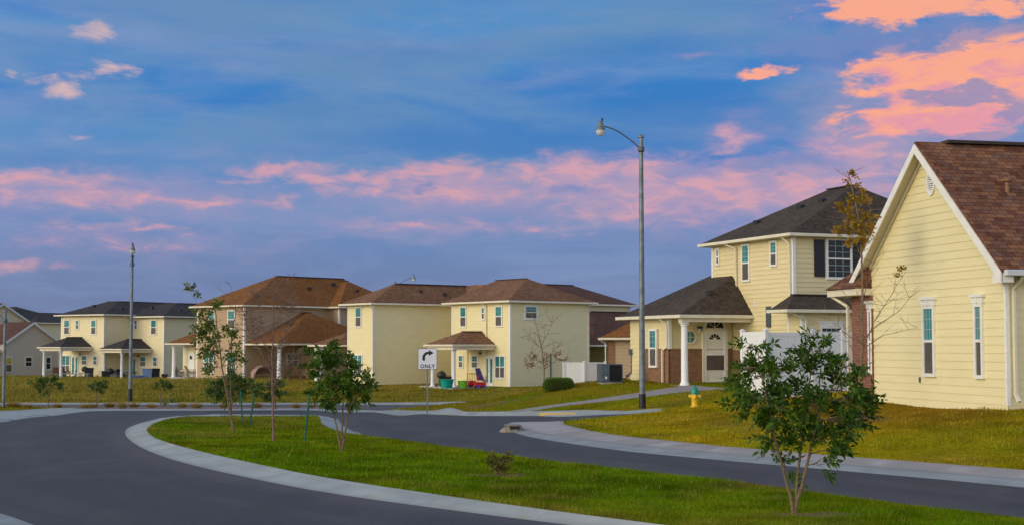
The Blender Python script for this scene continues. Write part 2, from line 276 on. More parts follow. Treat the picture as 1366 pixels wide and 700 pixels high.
def asphalt():
    m, t, b = new_mat('asphalt'); tc = t.nodes.new('ShaderNodeTexCoord')
    def nz(s, d=5, st=None, dist=0):
        src = tc.outputs['Object']
        if st:
            mp = t.nodes.new('ShaderNodeMapping'); mp.inputs['Scale'].default_value = st; t.links.new(src, mp.inputs[0]); src = mp.outputs[0]
        n = t.nodes.new('ShaderNodeTexNoise'); n.inputs['Scale'].default_value = s; n.inputs['Detail'].default_value = d; n.inputs['Distortion'].default_value = dist; t.links.new(src, n.inputs['Vector']); return n.outputs[0]
    at = t.nodes.new('ShaderNodeAttribute'); at.attribute_name = 'lane'; mp = t.nodes.new('ShaderNodeMapping'); mp.inputs['Scale'].default_value = (1.15, .02, 1); t.links.new(at.outputs['Vector'], mp.inputs[0])
    ln = t.nodes.new('ShaderNodeTexNoise'); ln.inputs['Scale'].default_value = 1; ln.inputs['Detail'].default_value = 3; ln.inputs['Distortion'].default_value = .3; t.links.new(mp.outputs[0], ln.inputs['Vector'])
    sx = t.nodes.new('ShaderNodeSeparateXYZ'); t.links.new(at.outputs['Vector'], sx.inputs[0])
    k = mixc(t, sstep(t, nz(.22, 4, (1, .5, 1), 1.2), .35, .68), (.031, .030, .035), (.058, .053, .058))
    k = mixc(t, mnode(t, 'MULTIPLY', sstep(t, ln.outputs[0], .40, .58), .75), k, (.026, .025, .032))
    k = mixc(t, mnode(t, 'MULTIPLY', mnode(t, 'SUBTRACT', 1.0, sstep(t, sx.outputs[0], .05, .7)), .45), k, (.10, .085, .085))
    k = mixc(t, mnode(t, 'MULTIPLY', sstep(t, nz(.6, 7, (1, .45, 1), 1.5), .48, .66), .28), k, (.098, .088, .092))
    k = mixc(t, mnode(t, 'MULTIPLY', sstep(t, nz(110, 3), .42, .72), .6), k, (.15, .14, .145))
    k = mixc(t, mnode(t, 'MULTIPLY', sstep(t, nz(1.1, 2, (1, .6, 1)), .72, .78), .5), k, (.02, .02, .022))
    t.links.new(k, b.inputs['Base Color']); b.inputs['Roughness'].default_value = .82
    bp = t.nodes.new('ShaderNodeBump'); bp.inputs['Strength'].default_value = .5; bp.inputs['Distance'].default_value = .01
    t.links.new(nz(120, 4), bp.inputs['Height']); t.links.new(bp.outputs[0], b.inputs['Normal']); return m
M['lawn'] = lawn_material(); M['blade'] = blade_material(); M['asphalt'] = asphalt()
def concmat(name, c):
    m = mat(name, c, .88, .14, 1.6, bump=.3, bscale=70); t = m.node_tree; b = t.nodes['Principled BSDF']; old = b.inputs['Base Color'].links[0].from_socket
    at = t.nodes.new('ShaderNodeAttribute'); at.attribute_name = 'lane'; sx = t.nodes.new('ShaderNodeSeparateXYZ'); t.links.new(at.outputs['Vector'], sx.inputs[0])
    jt = mnode(t, 'LESS_THAN', mnode(t, 'FRACT', mnode(t, 'DIVIDE', sx.outputs[1], 2.4)), .009)
    jt2 = mnode(t, 'LESS_THAN', mnode(t, 'ABSOLUTE', mnode(t, 'SUBTRACT', sx.outputs[0], .42)), .018)
    k = mixc(t, mnode(t, 'MULTIPLY', jt, .28), old, tuple(x*.35 for x in c)); k = mixc(t, mnode(t, 'MULTIPLY', jt2, .2), k, tuple(x*.45 for x in c))
    k = mixc(t, mnode(t, 'MULTIPLY', mnode(t, 'SUBTRACT', 1.0, sstep(t, sx.outputs[0], .0, .16)), .4), k, (c[0]*.5, c[1]*.48, c[2]*.46))
    tc = t.nodes.new('ShaderNodeTexCoord'); n = t.nodes.new('ShaderNodeTexNoise'); n.inputs['Scale'].default_value = .8; n.inputs['Detail'].default_value = 8; n.inputs['Roughness'].default_value = .7; t.links.new(tc.outputs['Object'], n.inputs['Vector'])
    k = mixc(t, mnode(t, 'MULTIPLY', sstep(t, n.outputs[0], .48, .7), .35), k, (c[0]*.62, c[1]*.58, c[2]*.52))
    t.links.new(k, b.inputs['Base Color']); return m
M['kerb'] = concmat('kerb concrete', (.33, .36, .355)); M['gutter_c'] = concmat('gutter concrete', (.26, .29, .30)); M['walk'] = concmat('sidewalk concrete', (.38, .35, .35)); M['ypaint'] = mat('yellow warning pavers', (.85, .48, .03), .7)

# ------------------------------------------------------------------ mesh builder
def link(o, parent=None):
    col.objects.link(o)
    if parent: o.parent = parent
    return o
def tag(o, label=None, cat=None, group=None, kind=None):
    for k, v in (('label', label), ('category', cat), ('group', group), ('kind', kind)):
        if v: o[k] = v
    return o
def empty(name, loc, rz=0, label=None, cat=None, group=None):
    o = bpy.data.objects.new(name, None); o.empty_display_size = .3; o.location = tuple(float(x) for x in loc); o.rotation_euler = (0, 0, rz)
    link(o); return tag(o, label, cat, group)
class MB:
    def __init__(s): s.v = []; s.f = []; s.up = []
    def add(s, vs, fs):
        n = len(s.v); s.v += [tuple(map(float, p)) for p in vs]; s.f += [tuple(i+n for i in f) for f in fs]; return s
    def face(s, *pts): return s.add(pts, [tuple(range(len(pts)))])
    def box(s, x0, x1, y0, y1, z0, z1):
        x0, x1 = min(x0, x1), max(x0, x1); y0, y1 = min(y0, y1), max(y0, y1); z0, z1 = min(z0, z1), max(z0, z1)
        return s.add([(x, y, z) for z in (z0, z1) for (x, y) in ((x0, y0), (x1, y0), (x1, y1), (x0, y1))],
                     [(3, 2, 1, 0), (4, 5, 6, 7), (0, 1, 5, 4), (1, 2, 6, 5), (2, 3, 7, 6), (3, 0, 4, 7)])
    def bar(s, p, q, w, h=None, up=(0, 0, 1)):
        p = Vector(p); q = Vector(q); d = (q-p).normalized(); u = Vector(up)
        if abs(d.dot(u)) > .98: u = Vector((1, 0, 0))
        a = d.cross(u).normalized()*w/2; b = a.cross(d).normalized()*(h or w)/2
        vs = [c+k for c in (p, q) for k in (-a-b, a-b, a+b, -a+b)]
        return s.add(vs, [(3, 2, 1, 0), (4, 5, 6, 7), (0, 1, 5, 4), (1, 2, 6, 5), (2, 3, 7, 6), (3, 0, 4, 7)])
    def tube(s, pts, rad, n=8, caps=True):
        pts = [Vector(tuple(map(float, p))) for p in pts]
        if not isinstance(rad, (list, tuple)): rad = [rad]*len(pts)
        base = len(s.v); prev = None
        for i, p in enumerate(pts):
            d = (pts[min(i+1, len(pts)-1)]-pts[max(i-1, 0)])
            d = d.normalized() if d.length > 1e-9 else Vector((0, 0, 1))
            if prev is None:
                a = d.cross(Vector((0, 1, 0)) if abs(d.y) < .9 else Vector((1, 0, 0))).normalized()
            else:
                a = (prev-d*prev.dot(d)); a = a.normalized() if a.length > 1e-6 else d.orthogonal().normalized()
            prev = a; b = d.cross(a)
            for k in range(n):
                t = 2*math.pi*k/n; s.v.append(tuple(p+(a*math.cos(t)+b*math.sin(t))*rad[i]))
        for i in range(len(pts)-1):
            for k in range(n):
                q = base+i*n; s.f.append((q+k, q+(k+1) % n, q+n+(k+1) % n, q+n+k))
        if caps:
            s.f.append(tuple(base+k for k in reversed(range(n)))); q = base+(len(pts)-1)*n; s.f.append(tuple(q+k for k in range(n)))
        return s
    def lathe(s, prof, c=(0, 0, 0), n=20, sx=1, sy=1):
        base = len(s.v)
        for (r, z) in prof:
            for k in range(n):
                t = 2*math.pi*k/n; s.v.append((c[0]+r*sx*math.cos(t), c[1]+r*sy*math.sin(t), c[2]+z))
        for i in range(len(prof)-1):
            for k in range(n):
                q = base+i*n; s.f.append((q+k, q+(k+1) % n, q+n+(k+1) % n, q+n+k))
        s.f.append(tuple(base+k for k in reversed(range(n)))); q = base+(len(prof)-1)*n; s.f.append(tuple(q+k for k in range(n)))
        return s
    def build(s, name, m, parent=None, smooth=False, upward=False, bevel=0):
        me = bpy.data.meshes.new(name); me.from_pydata(s.v, [], s.f); me.materials.append(m)
        if upward:
            bm = bmesh.new(); bm.from_mesh(me); bm.normal_update()
            for f in bm.faces:
                if f.normal.z < -.02: f.normal_flip()
            bm.to_mesh(me); bm.free()
        uvl = me.uv_layers.new(name='UVMap'); me.update()
        for p in me.polygons:
            nn = p.normal; t = Vector((0, 0, 1)).cross(nn); t = t.normalized() if t.length > .05 else Vector((1, 0, 0)); w = nn.cross(t)
            if w.z < 0: w = -w
            for li in p.loop_indices:
                c = me.vertices[me.loops[li].vertex_index].co; uvl.data[li].uv = (c.dot(t), c.dot(w))
        if smooth:
            for p in me.polygons: p.use_smooth = True
            me.set_sharp_from_angle(angle=R(40))
        o = bpy.data.objects.new(name, me); link(o, parent)
        if bevel:
            b = o.modifiers.new('b', 'BEVEL'); b.width = bevel; b.segments = 2; b.limit_method = 'ANGLE'
        return o
def np_mesh(name, V, Fc, m, parent=None, tint=None, smooth=False):
    me = bpy.data.meshes.new(name); V = np.asarray(V, np.float32); Fc = np.asarray(Fc, np.int32); k = Fc.shape[1]
    me.vertices.add(len(V)); me.vertices.foreach_set('co', V.ravel()); me.loops.add(Fc.size); me.loops.foreach_set('vertex_index', Fc.ravel())
    me.polygons.add(len(Fc)); me.polygons.foreach_set('loop_start', np.arange(0, Fc.size, k, dtype=np.int32)); me.update(calc_edges=True); me.validate()
    if tint is not None:
        a = me.attributes.new('tint', 'FLOAT_COLOR', 'POINT'); a.data.foreach_set('color', np.c_[tint, np.ones(len(tint))].astype(np.float32).ravel())
    if smooth: me.polygons.foreach_set('use_smooth', np.ones(len(Fc), bool))
    me.materials.append(m); o = bpy.data.objects.new(name, me); return link(o, parent)

# ------------------------------------------------------------------ ground, roads, kerbs (one conforming triangulation)
def dens(P, step=.7):
    out = []
    for i in range(len(P)-1):
        a, b = np.array(P[i]), np.array(P[i+1]); n = max(1, int(np.linalg.norm(b-a)/step))
        for k in range(n): out.append(a+(b-a)*k/n)
    out.append(np.array(P[-1])); return out
def crv(pix, off=0.0, sub=5):
    """pixels on the ground -> smooth world curve (Catmull-Rom)"""
    W = [G(u, v, off)[:2] for u, v in pix]; out = []
    for i in range(len(W)-1):
        p0 = W[max(i-1, 0)]; p1 = W[i]; p2 = W[i+1]; p3 = W[min(i+2, len(W)-1)]
        d1 = (p2-p0)/2; d2 = (p3-p1)/2; l = np.linalg.norm(p2-p1)
        for d in (d1, d2):
            q = np.linalg.norm(d)
            if q > l: d *= l/q
        for k in range(sub):
            t = k/sub; out.append((2*t**3-3*t**2+1)*p1+(t**3-2*t**2+t)*d1+(-2*t**3+3*t**2)*p2+(t**3-t**2)*d2)
    out.append(W[-1]); return out
isl_in = crv([(1900, 762), (1700, 737), (1500, 707), (1366, 690.5), (1200, 671), (1000, 644), (800, 621.5), (700, 610), (560, 590), (500, 582), (458, 577), (440, 571), (429, 564), (427, 558.5), (423, 555.2), (400, 554.8), (330, 554.8), (260, 555.3), (236, 557), (212, 562), (199, 569), (196, 574), (206, 583), (232, 592), (262, 600), (300, 609), (400, 630), (480, 643.5), (560, 655.5), (640, 667), (720, 678), (800, 688.5), (900, 701), (1000, 713), (1200, 738), (1500, 775)], LW)
isl_out = crv([(1900, 768), (1700, 743), (1500, 712), (1366, 695.5), (1200, 675.5), (1000, 648), (800, 624.8), (700, 612.8), (560, 592), (500, 583), (472, 575), (455, 564), (440, 556.5), (425, 553.5), (400, 553), (330, 553), (255, 553.6), (215, 557.5), (186, 564), (170, 571), (167, 577), (172, 585), (190, 597), (220, 609), (262, 621), (320, 634), (400, 650), (480, 663), (560, 674), (640, 684.5), (720, 694.5), (800, 704), (900, 716), (1100, 740), (1500, 790)], 0)
W2 = lambda a, f: [x+(y-x)*f for x, y in a]
side_walk_top = [(672, 568.5), (680, 564.5), (692, 563), (748, 562.8), (753, 567.5), (783, 575), (830, 583), (900, 590.5), (966, 597.5), (1050, 604.5), (1131, 611.5), (1250, 620.5), (1366, 629.5), (1550, 643), (1900, 668)]
side_mid = [(690, 569), (700, 572.5), (715, 577), (773, 586), (821, 592), (900, 600), (1000, 609), (1131, 621), (1250, 631), (1366, 641), (1550, 656), (1900, 683)]
side_bot = [(672, 571), (685, 576), (706, 582), (754, 590), (830, 600.5), (900, 607.5), (1000, 616.5), (1131, 628), (1250, 638.5), (1366, 649.5), (1550, 666), (1900, 695)]
swt = crv(side_walk_top, LW*.6); swm = crv(side_mid, .02); swb = crv(side_bot, 0)
inlet_top = crv([(655, 554.2), (720, 554.2), (800, 552.8), (855, 551), (882, 549.4)], 0)
inlet_low = crv([(885, 549.3), (855, 552.4), (788, 559.2), (748, 562.8)], LW*.6)
far_top = crv([(-260, 560), (-120, 553.5), (0, 550.4), (56, 547.2), (94, 545.8), (150, 545.7), (220, 545.7), (400, 545), (432, 546.0), (456, 546.8), (500, 546.8), (570, 549.8), (620, 551.4), (655, 551.6), (720, 551.1), (800, 550), (886, 548.3)], 0)
far_bot = crv([(-260, 590), (-120, 572), (0, 562.8), (24, 559), (64, 554.6), (97, 550.4), (129, 547.6), (220, 547.1), (400, 546.6), (456, 549.2), (500, 549.2), (570, 551.9), (620, 554), (655, 554.2)], 0)
near_in = crv([(-420, 640), (-200, 657), (-60, 672), (0, 684), (47, 700), (120, 726), (200, 760), (300, 810), (500, 880)], 0)
near_out = crv([(-420, 650), (-200, 672), (-60, 695), (0, 712), (40, 730), (110, 765), (190, 810), (290, 870), (500, 960)], .05)
road2_top = crv([(-260, 538.9), (0, 538.9), (220, 538.9), (430, 538.8), (500, 538.6), (570, 538.0), (618, 537.4)], 0)
road2_kt = crv([(-260, 536.9), (0, 536.9), (220, 536.9), (430, 536.9), (500, 536.9), (570, 536.7), (624, 536.6)], LW)
road2_bot = crv([(570, 540.6), (530, 543.8), (500, 546.9)], LW) + crv([(456, 547.1), (436, 546.1)], .05) + crv([(430, 541.6), (220, 541.6), (0, 541.6), (-260, 541.6)], .02)
path_t = crv([(655, 550.5), (720, 541.5), (800, 531), (860, 521.8), (902, 515.4), (925, 513.2)], LW); path_b = crv([(975, 518), (920, 521.5), (860, 528.8), (800, 535.4), (740, 542.5), (687, 550.2)], LW)
def ellp(u, v, ru, rv, n=22, jit=.25, off=LW):
    rr = random.Random(int(u)); return [G(u+ru*math.cos(t)*(1+rr.uniform(-jit, jit)), v+rv*math.sin(t)*(1+rr.uniform(-jit, jit)), off)[:2] for t in np.linspace(0, 2*math.pi, n, endpoint=False)]
cat = lambda *a: [p for x in a for p in x]
polys = [  # painted in order, last one wins
 ('road', cat(far_bot, inlet_top, inlet_low, swt[::-1][:0], swb[6:] if False else [], [swb[0]], swb, [np.array([22, 9.])], [np.array([12, 5.])], near_in[::-1])),
 ('kerb_near', cat(near_in, near_out[::-1])),
 ('road_back', cat(road2_top, road2_bot)),
 ('strip', cat(crv([(-260, 541.6), (0, 541.6), (220, 541.6), (430, 541.6)], .02), crv([(436, 546.1), (400, 544.9), (220, 545.6), (120, 545.5), (96, 545.2), (60, 544), (0, 543.6), (-260, 543.6)], .02))),
 ('kerb_back', cat(road2_kt, road2_top[::-1])),
 ('gutter_side', cat(swb, swm[::-1])),
 ('sidewalk', cat(swt, swm[::-1], [swb[0]])),
 ('kerb_island', cat(isl_out)),
 ('island', cat(isl_in)),
 ('path', cat(path_t, path_b)),
 ('kerb_far', cat(far_top, inlet_top[::-1], far_bot[::-1])),
 ('ramp', crv([(720, 550.2), (769, 549.6)], .05)+crv([(769, 553.5), (720, 554.3)], 0)),
 ('soil', ellp(1085, 686, 75, 3.4, 40, .35)), ('soil', ellp(664, 633, 40, 1.8, 30, .35)), ('soil', ellp(1140, 558, 42, 4.5)),
 ('soil', cat(crv([(622, 542.5), (650, 538), (690, 531.3)], LW), crv([(694, 532.3), (660, 539), (628, 544)], LW))),
]
def inpoly(P, poly):
    poly = np.asarray(poly); x, y = P[:, 0], P[:, 1]; ins = np.zeros(len(P), bool); n = len(poly)
    for i in range(n):
        x1, y1 = poly[i]; x2, y2 = poly[(i+1) % n]
        c = (y1 > y) != (y2 > y)
        if c.any():
            with np.errstate(divide='ignore', invalid='ignore'): ins ^= c & (x < (x2-x1)*(y-y1)/(y2-y1)+x1)
    return ins
polys = [(n, dens(p+[p[0]], .8)[:-1]) for n, p in polys]
def make_ground():
    pts = []; edges = []
    for n, p in polys:
        b = len(pts); pts += [Vector((float(q[0]), float(q[1]))) for q in p]; edges += [(b+i, b+(i+1) % len(p)) for i in range(len(p))]
    def grid(x0, x1, y0, y1, s):
        for x in np.arange(x0, x1, s):
            for y in np.arange(y0, y1, s): pts.append(Vector((float(x+random.uniform(-.2, .2)*s), float(y+random.uniform(-.2, .2)*s))))
    grid(-30, 20, 5, 66, 1.0); grid(-50, 30, 66, 135, 2.0)
    for r in (110, 130, 160, 210, 300, 450, 700, 1100, 1800, 3000):
        for t in np.linspace(0, 2*math.pi, 48, endpoint=False): pts.append(Vector((float(-10+r*math.cos(t)), float(75+r*math.sin(t)))))
    grid(-110, 90, -30, 180, 9.0)
    V2, E2, F2, _, _, _ = delaunay_2d_cdt(pts, edges, [], 0, 1e-4)
    V2 = np.array([tuple(v) for v in V2]); F2 = np.array([f for f in F2 if len(f) == 3])
    C = V2[F2].mean(1); reg = np.full(len(F2), -1)
    for i, (n, p) in enumerate(polys):
        bb = np.array(p); k = (C[:, 0] > bb[:, 0].min()) & (C[:, 0] < bb[:, 0].max()) & (C[:, 1] > bb[:, 1].min()) & (C[:, 1] < bb[:, 1].max())
        idx = np.where(k)[0]; reg[idx[inpoly(C[idx], p)]] = i
    names = np.array([n for n, _ in polys]+['lawn']); rn = names[reg]
    Z = np.zeros(len(V2))
    for i in range(0, len(V2), 4000): Z[i:i+4000] = terr(V2[i:i+4000, 0], V2[i:i+4000, 1])
    lawnish = np.isin(rn, ['lawn', 'island', 'soil', 'path']); roadish = np.isin(rn, ['road', 'road_back'])
    isl = np.zeros(len(V2), bool); isr = np.zeros(len(V2), bool); isw = np.zeros(len(V2), bool); isg = np.zeros(len(V2), bool)
    isl[F2[lawnish].ravel()] = True; isr[F2[roadish].ravel()] = True; isw[F2[np.isin(rn, ['sidewalk', 'path'])].ravel()] = True; isg[F2[rn == 'gutter_side'].ravel()] = True
    return V2, F2, rn, Z, isl, isr, isw, isg
V2, F2, RN, Z0, isl, isr, isw, isg = make_ground()
def vn(x, y, sc, seed=0):
    """value noise 0..1"""
    g = np.random.default_rng(seed).random((256, 256)); u = x*sc+1000; v = y*sc+1000; i = np.floor(u).astype(int); j = np.floor(v).astype(int); f = u-i; h = v-j; f = f*f*(3-2*f); h = h*h*(3-2*h)
    G_ = lambda a, b: g[a % 256, b % 256]
    return (G_(i, j)*(1-f)+G_(i+1, j)*f)*(1-h)+(G_(i, j+1)*(1-f)+G_(i+1, j+1)*f)*h
def lawn_tint(x, y):
    """albedo of the turf: green island, dormant gold toward the houses and in the field"""
    n = len(x); g = np.array([.125, .225, .004]); gold = np.array([.46, .33, .012]); dry = np.array([.31, .225, .040]); brn = np.array([.28, .165, .018])
    w = (vn(x, y, .35, 1)-.5)*1.1+(vn(x, y, 1.1, 2)-.5)*1.0+(vn(x, y*.6, 3.3, 3)-.5)*.9
    island = inpoly(np.c_[x, y], dict(polys)['island']); f = np.clip((y-66)/14, 0, 1)
    rgt = np.clip((x-1)/2.5, 0, 1)*np.clip((58-y)/8, 0, 1)
    hx = np.clip(1-np.hypot((x-9.2)/3.2, (y-33)/6), 0, 1)
    c = g[None]*np.ones((n, 1)); c = c*(1-.30)+gold*.30 if False else c
    mixf = lambda c, t, k: c*(1-k[:, None])+t*k[:, None]
    c = mixf(c, gold, np.where(island, np.clip(.04+.26*w, 0, .4), np.clip(.16+.40*w, 0, .8)))
    c = np.where(island[:, None], c, mixf(c, gold, np.clip(.85*rgt+.45*w*rgt, 0, 1)))
    c = np.where(island[:, None], c, mixf(c, brn, np.clip(1.7*hx+.5*w*hx+.25*w*rgt, 0, .85)))
    c = np.where(island[:, None], c, mixf(c, dry, np.clip(f*(.72+.4*w), 0, 1)))
    dk = np.clip((vn(x, y, .7, 5)*.5+vn(x, y, 2.2, 6)*.5-.50)*4, 0, 1)
    c = c*(1-.42*dk)[:, None]
    tanp = np.clip((vn(x, y*.7, .55, 21)*.6+vn(x, y, 1.7, 22)*.4-.56)*5, 0, 1); c = mixf(c, np.array([.27, .20, .045]), .5*tanp)
    midz = (~island)*np.clip((y-52)/8, 0, 1)*(1-f); c = mixf(c, brn, midz*np.clip(.45+.6*w, 0, 1))
    return c
def emit_ground():
    def pdist(P, poly):
        A = np.asarray(poly); B = np.roll(A, -1, 0); best = np.full(len(P), 1e9); arc = np.zeros(len(P)); acc = 0
        for a, b in zip(A, B):
            d = b-a; l = np.linalg.norm(d)
            if l < 1e-6: continue
            t = np.clip(((P-a)@d)/(l*l), 0, 1); q = np.linalg.norm(P-(a+t[:, None]*d), axis=1); k = q < best; best[k] = q[k]; arc[k] = acc+t[k]*l; acc += l
        return best, arc
    def sub(mask, name, m, zf, tint=False, lane=None):
        f = F2[mask]; u, inv = np.unique(f, return_inverse=True); f = inv.reshape(f.shape)
        P = np.c_[V2[u], zf(u)]; o = np_mesh(name, P, f, m, tint=lawn_tint(P[:, 0], P[:, 1]) if tint else None, smooth=True)
        if lane is not None:
            d, a = pdist(P[:, :2], lane); at = o.data.attributes.new('lane', 'FLOAT_VECTOR', 'POINT'); at.data.foreach_set('vector', np.c_[d, a, np.zeros(len(d))].astype(np.float32).ravel())
        return tag(o, kind='structure')
    onl = lambda u: Z0[u]+LW
    def kz(u):
        z = Z0[u]+LW*.45; z = np.where(isr[u], Z0[u], z); return np.where(isl[u] & ~isr[u], Z0[u]+LW, z)
    sub((RN == 'lawn'), 'ground', M['lawn'], onl, True); sub(RN == 'island', 'island_lawn', M['lawn'], onl, True); sub(RN == 'soil', 'bare_soil', M['soil'], onl); sub(RN == 'strip', 'planting_strip', M['mulch'], lambda u: np.where(isl[u], Z0[u]+LW, Z0[u]+.02))
    PD = dict(polys); sub(RN == 'road', 'road', M['asphalt'], lambda u: Z0[u], lane=PD['kerb_island']); sub(RN == 'road_back', 'back_road', M['asphalt'], lambda u: np.where(isl[u], Z0[u]+LW*.5, Z0[u]))
    for n, nm in (('kerb_far', 'kerb_far'), ('kerb_near', 'kerb_near'), ('kerb_back', 'kerb_back'), ('kerb_island', 'island_kerb')): sub(RN == n, nm, M['kerb'], kz, lane=PD[n])
    sub(RN == 'gutter_side', 'gutter', M['gutter_c'], lambda u: np.where(isw[u], Z0[u]+.05, Z0[u]), lane=PD['sidewalk']); sub(RN == 'sidewalk', 'sidewalk', M['walk'], lambda u: np.where(isl[u], Z0[u]+LW, np.where(isg[u] & ~isl[u], Z0[u]+.05, Z0[u]+LW*.8)), lane=PD['sidewalk'])
    sub(RN == 'path', 'footpath', M['walk'], lambda u: Z0[u]+LW+.0); sub(RN == 'ramp', 'yellow_kerb_marking', M['ypaint'], kz)
emit_ground()
def zl(x, y): return float(terr(x, y)[0])+LW

def blades(name, label, region, box, n, h, w, tall=0, dist=None):
    """grass as real blades: triangles scattered over a lawn region"""
    msk = np.isin(RN, region); T = V2[F2[msk]]; C = T.mean(1); k = (C[:, 0] > box[0]) & (C[:, 0] < box[1]) & (C[:, 1] > box[2]) & (C[:, 1] < box[3]); T = T[k]; C = C[k]
    ex = np.abs(C[:, 0])/C[:, 1]; inv = ex < .42; T = T[inv]; C = C[inv]
    inS = np.isin(RN[msk][k][inv], ['soil']); A = np.abs(np.cross(T[:, 1]-T[:, 0], T[:, 2]-T[:, 0]))/2*np.where(inS, .35, 1); A = A/np.maximum(C[:, 1], 12)**1.7; A /= A.sum()
    ti = rng.choice(len(T), n, p=A); r1 = np.sqrt(rng.random(n)); r2 = rng.random(n)
    P = T[ti, 0]*(1-r1)[:, None]+T[ti, 1]*(r1*(1-r2))[:, None]+T[ti, 2]*(r1*r2)[:, None]
    z = np.concatenate([terr(P[i:i+20000, 0], P[i:i+20000, 1]) for i in range(0, n, 20000)])+LW-.004
    clump = .6+.8*np.clip(np.sin(P[:, 0]*3.1+1.7*np.sin(P[:, 1]*2.3))*np.sin(P[:, 1]*1.9+P[:, 0])*.5+.5, 0, 1)
    hh = h*(.35+rng.random(n)*.9)*(.5+vn(P[:, 0], P[:, 1], 1.6, 8))*(1+P[:, 1]*.004); ww = w*(.6+.8*rng.random(n))*np.maximum(P[:, 1], 16)/22
    a = rng.random(n)*2*np.pi; ln = rng.random(n)*.7; la = rng.random(n)*2*np.pi
    b = np.c_[P, z]; d = np.c_[np.cos(a)*ww/2, np.sin(a)*ww/2, np.zeros(n)]; tip = b+np.c_[np.cos(la)*hh*ln, np.sin(la)*hh*ln, hh]
    V = np.stack([b-d, b+d, tip], 1).reshape(-1, 3); t = lawn_tint(P[:, 0], P[:, 1])*(.74+.56*rng.random(n))[:, None]*(.72+.56*vn(P[:, 0], P[:, 1], .5 if tall else 2.6, 11))[:, None]
    sw = rng.random(n) < (.07+.3*tall); t[sw] = np.array([.36, .30, .07])*(.6+.7*rng.random(sw.sum()))[:, None]
    o = np_mesh(name, V, np.arange(3*n).reshape(-1, 3), M['blade'], tint=np.repeat(t, 3, 0)); return tag(o, label, 'grass', kind='stuff')
blades('lawn_grass', 'mown green grass covering the teardrop traffic island', ['island', 'soil'], (-25, 20, 12, 70), 210000, .042, .011)
blades('lawn_grass', 'mown yellowing grass on the sloping house lawns', ['lawn'], (-30, 30, 12, 83), 150000, .045, .014)
blades('lawn_grass', 'mown dormant grass around the duplex and the brown house', ['lawn'], (-17, 12, 83, 113), 60000, .06, .016)
blades('field_grass', 'tall dry golden grass in the field before the far houses', ['lawn'], (-60, -17, 83, 134), 150000, .15, .013, 1)

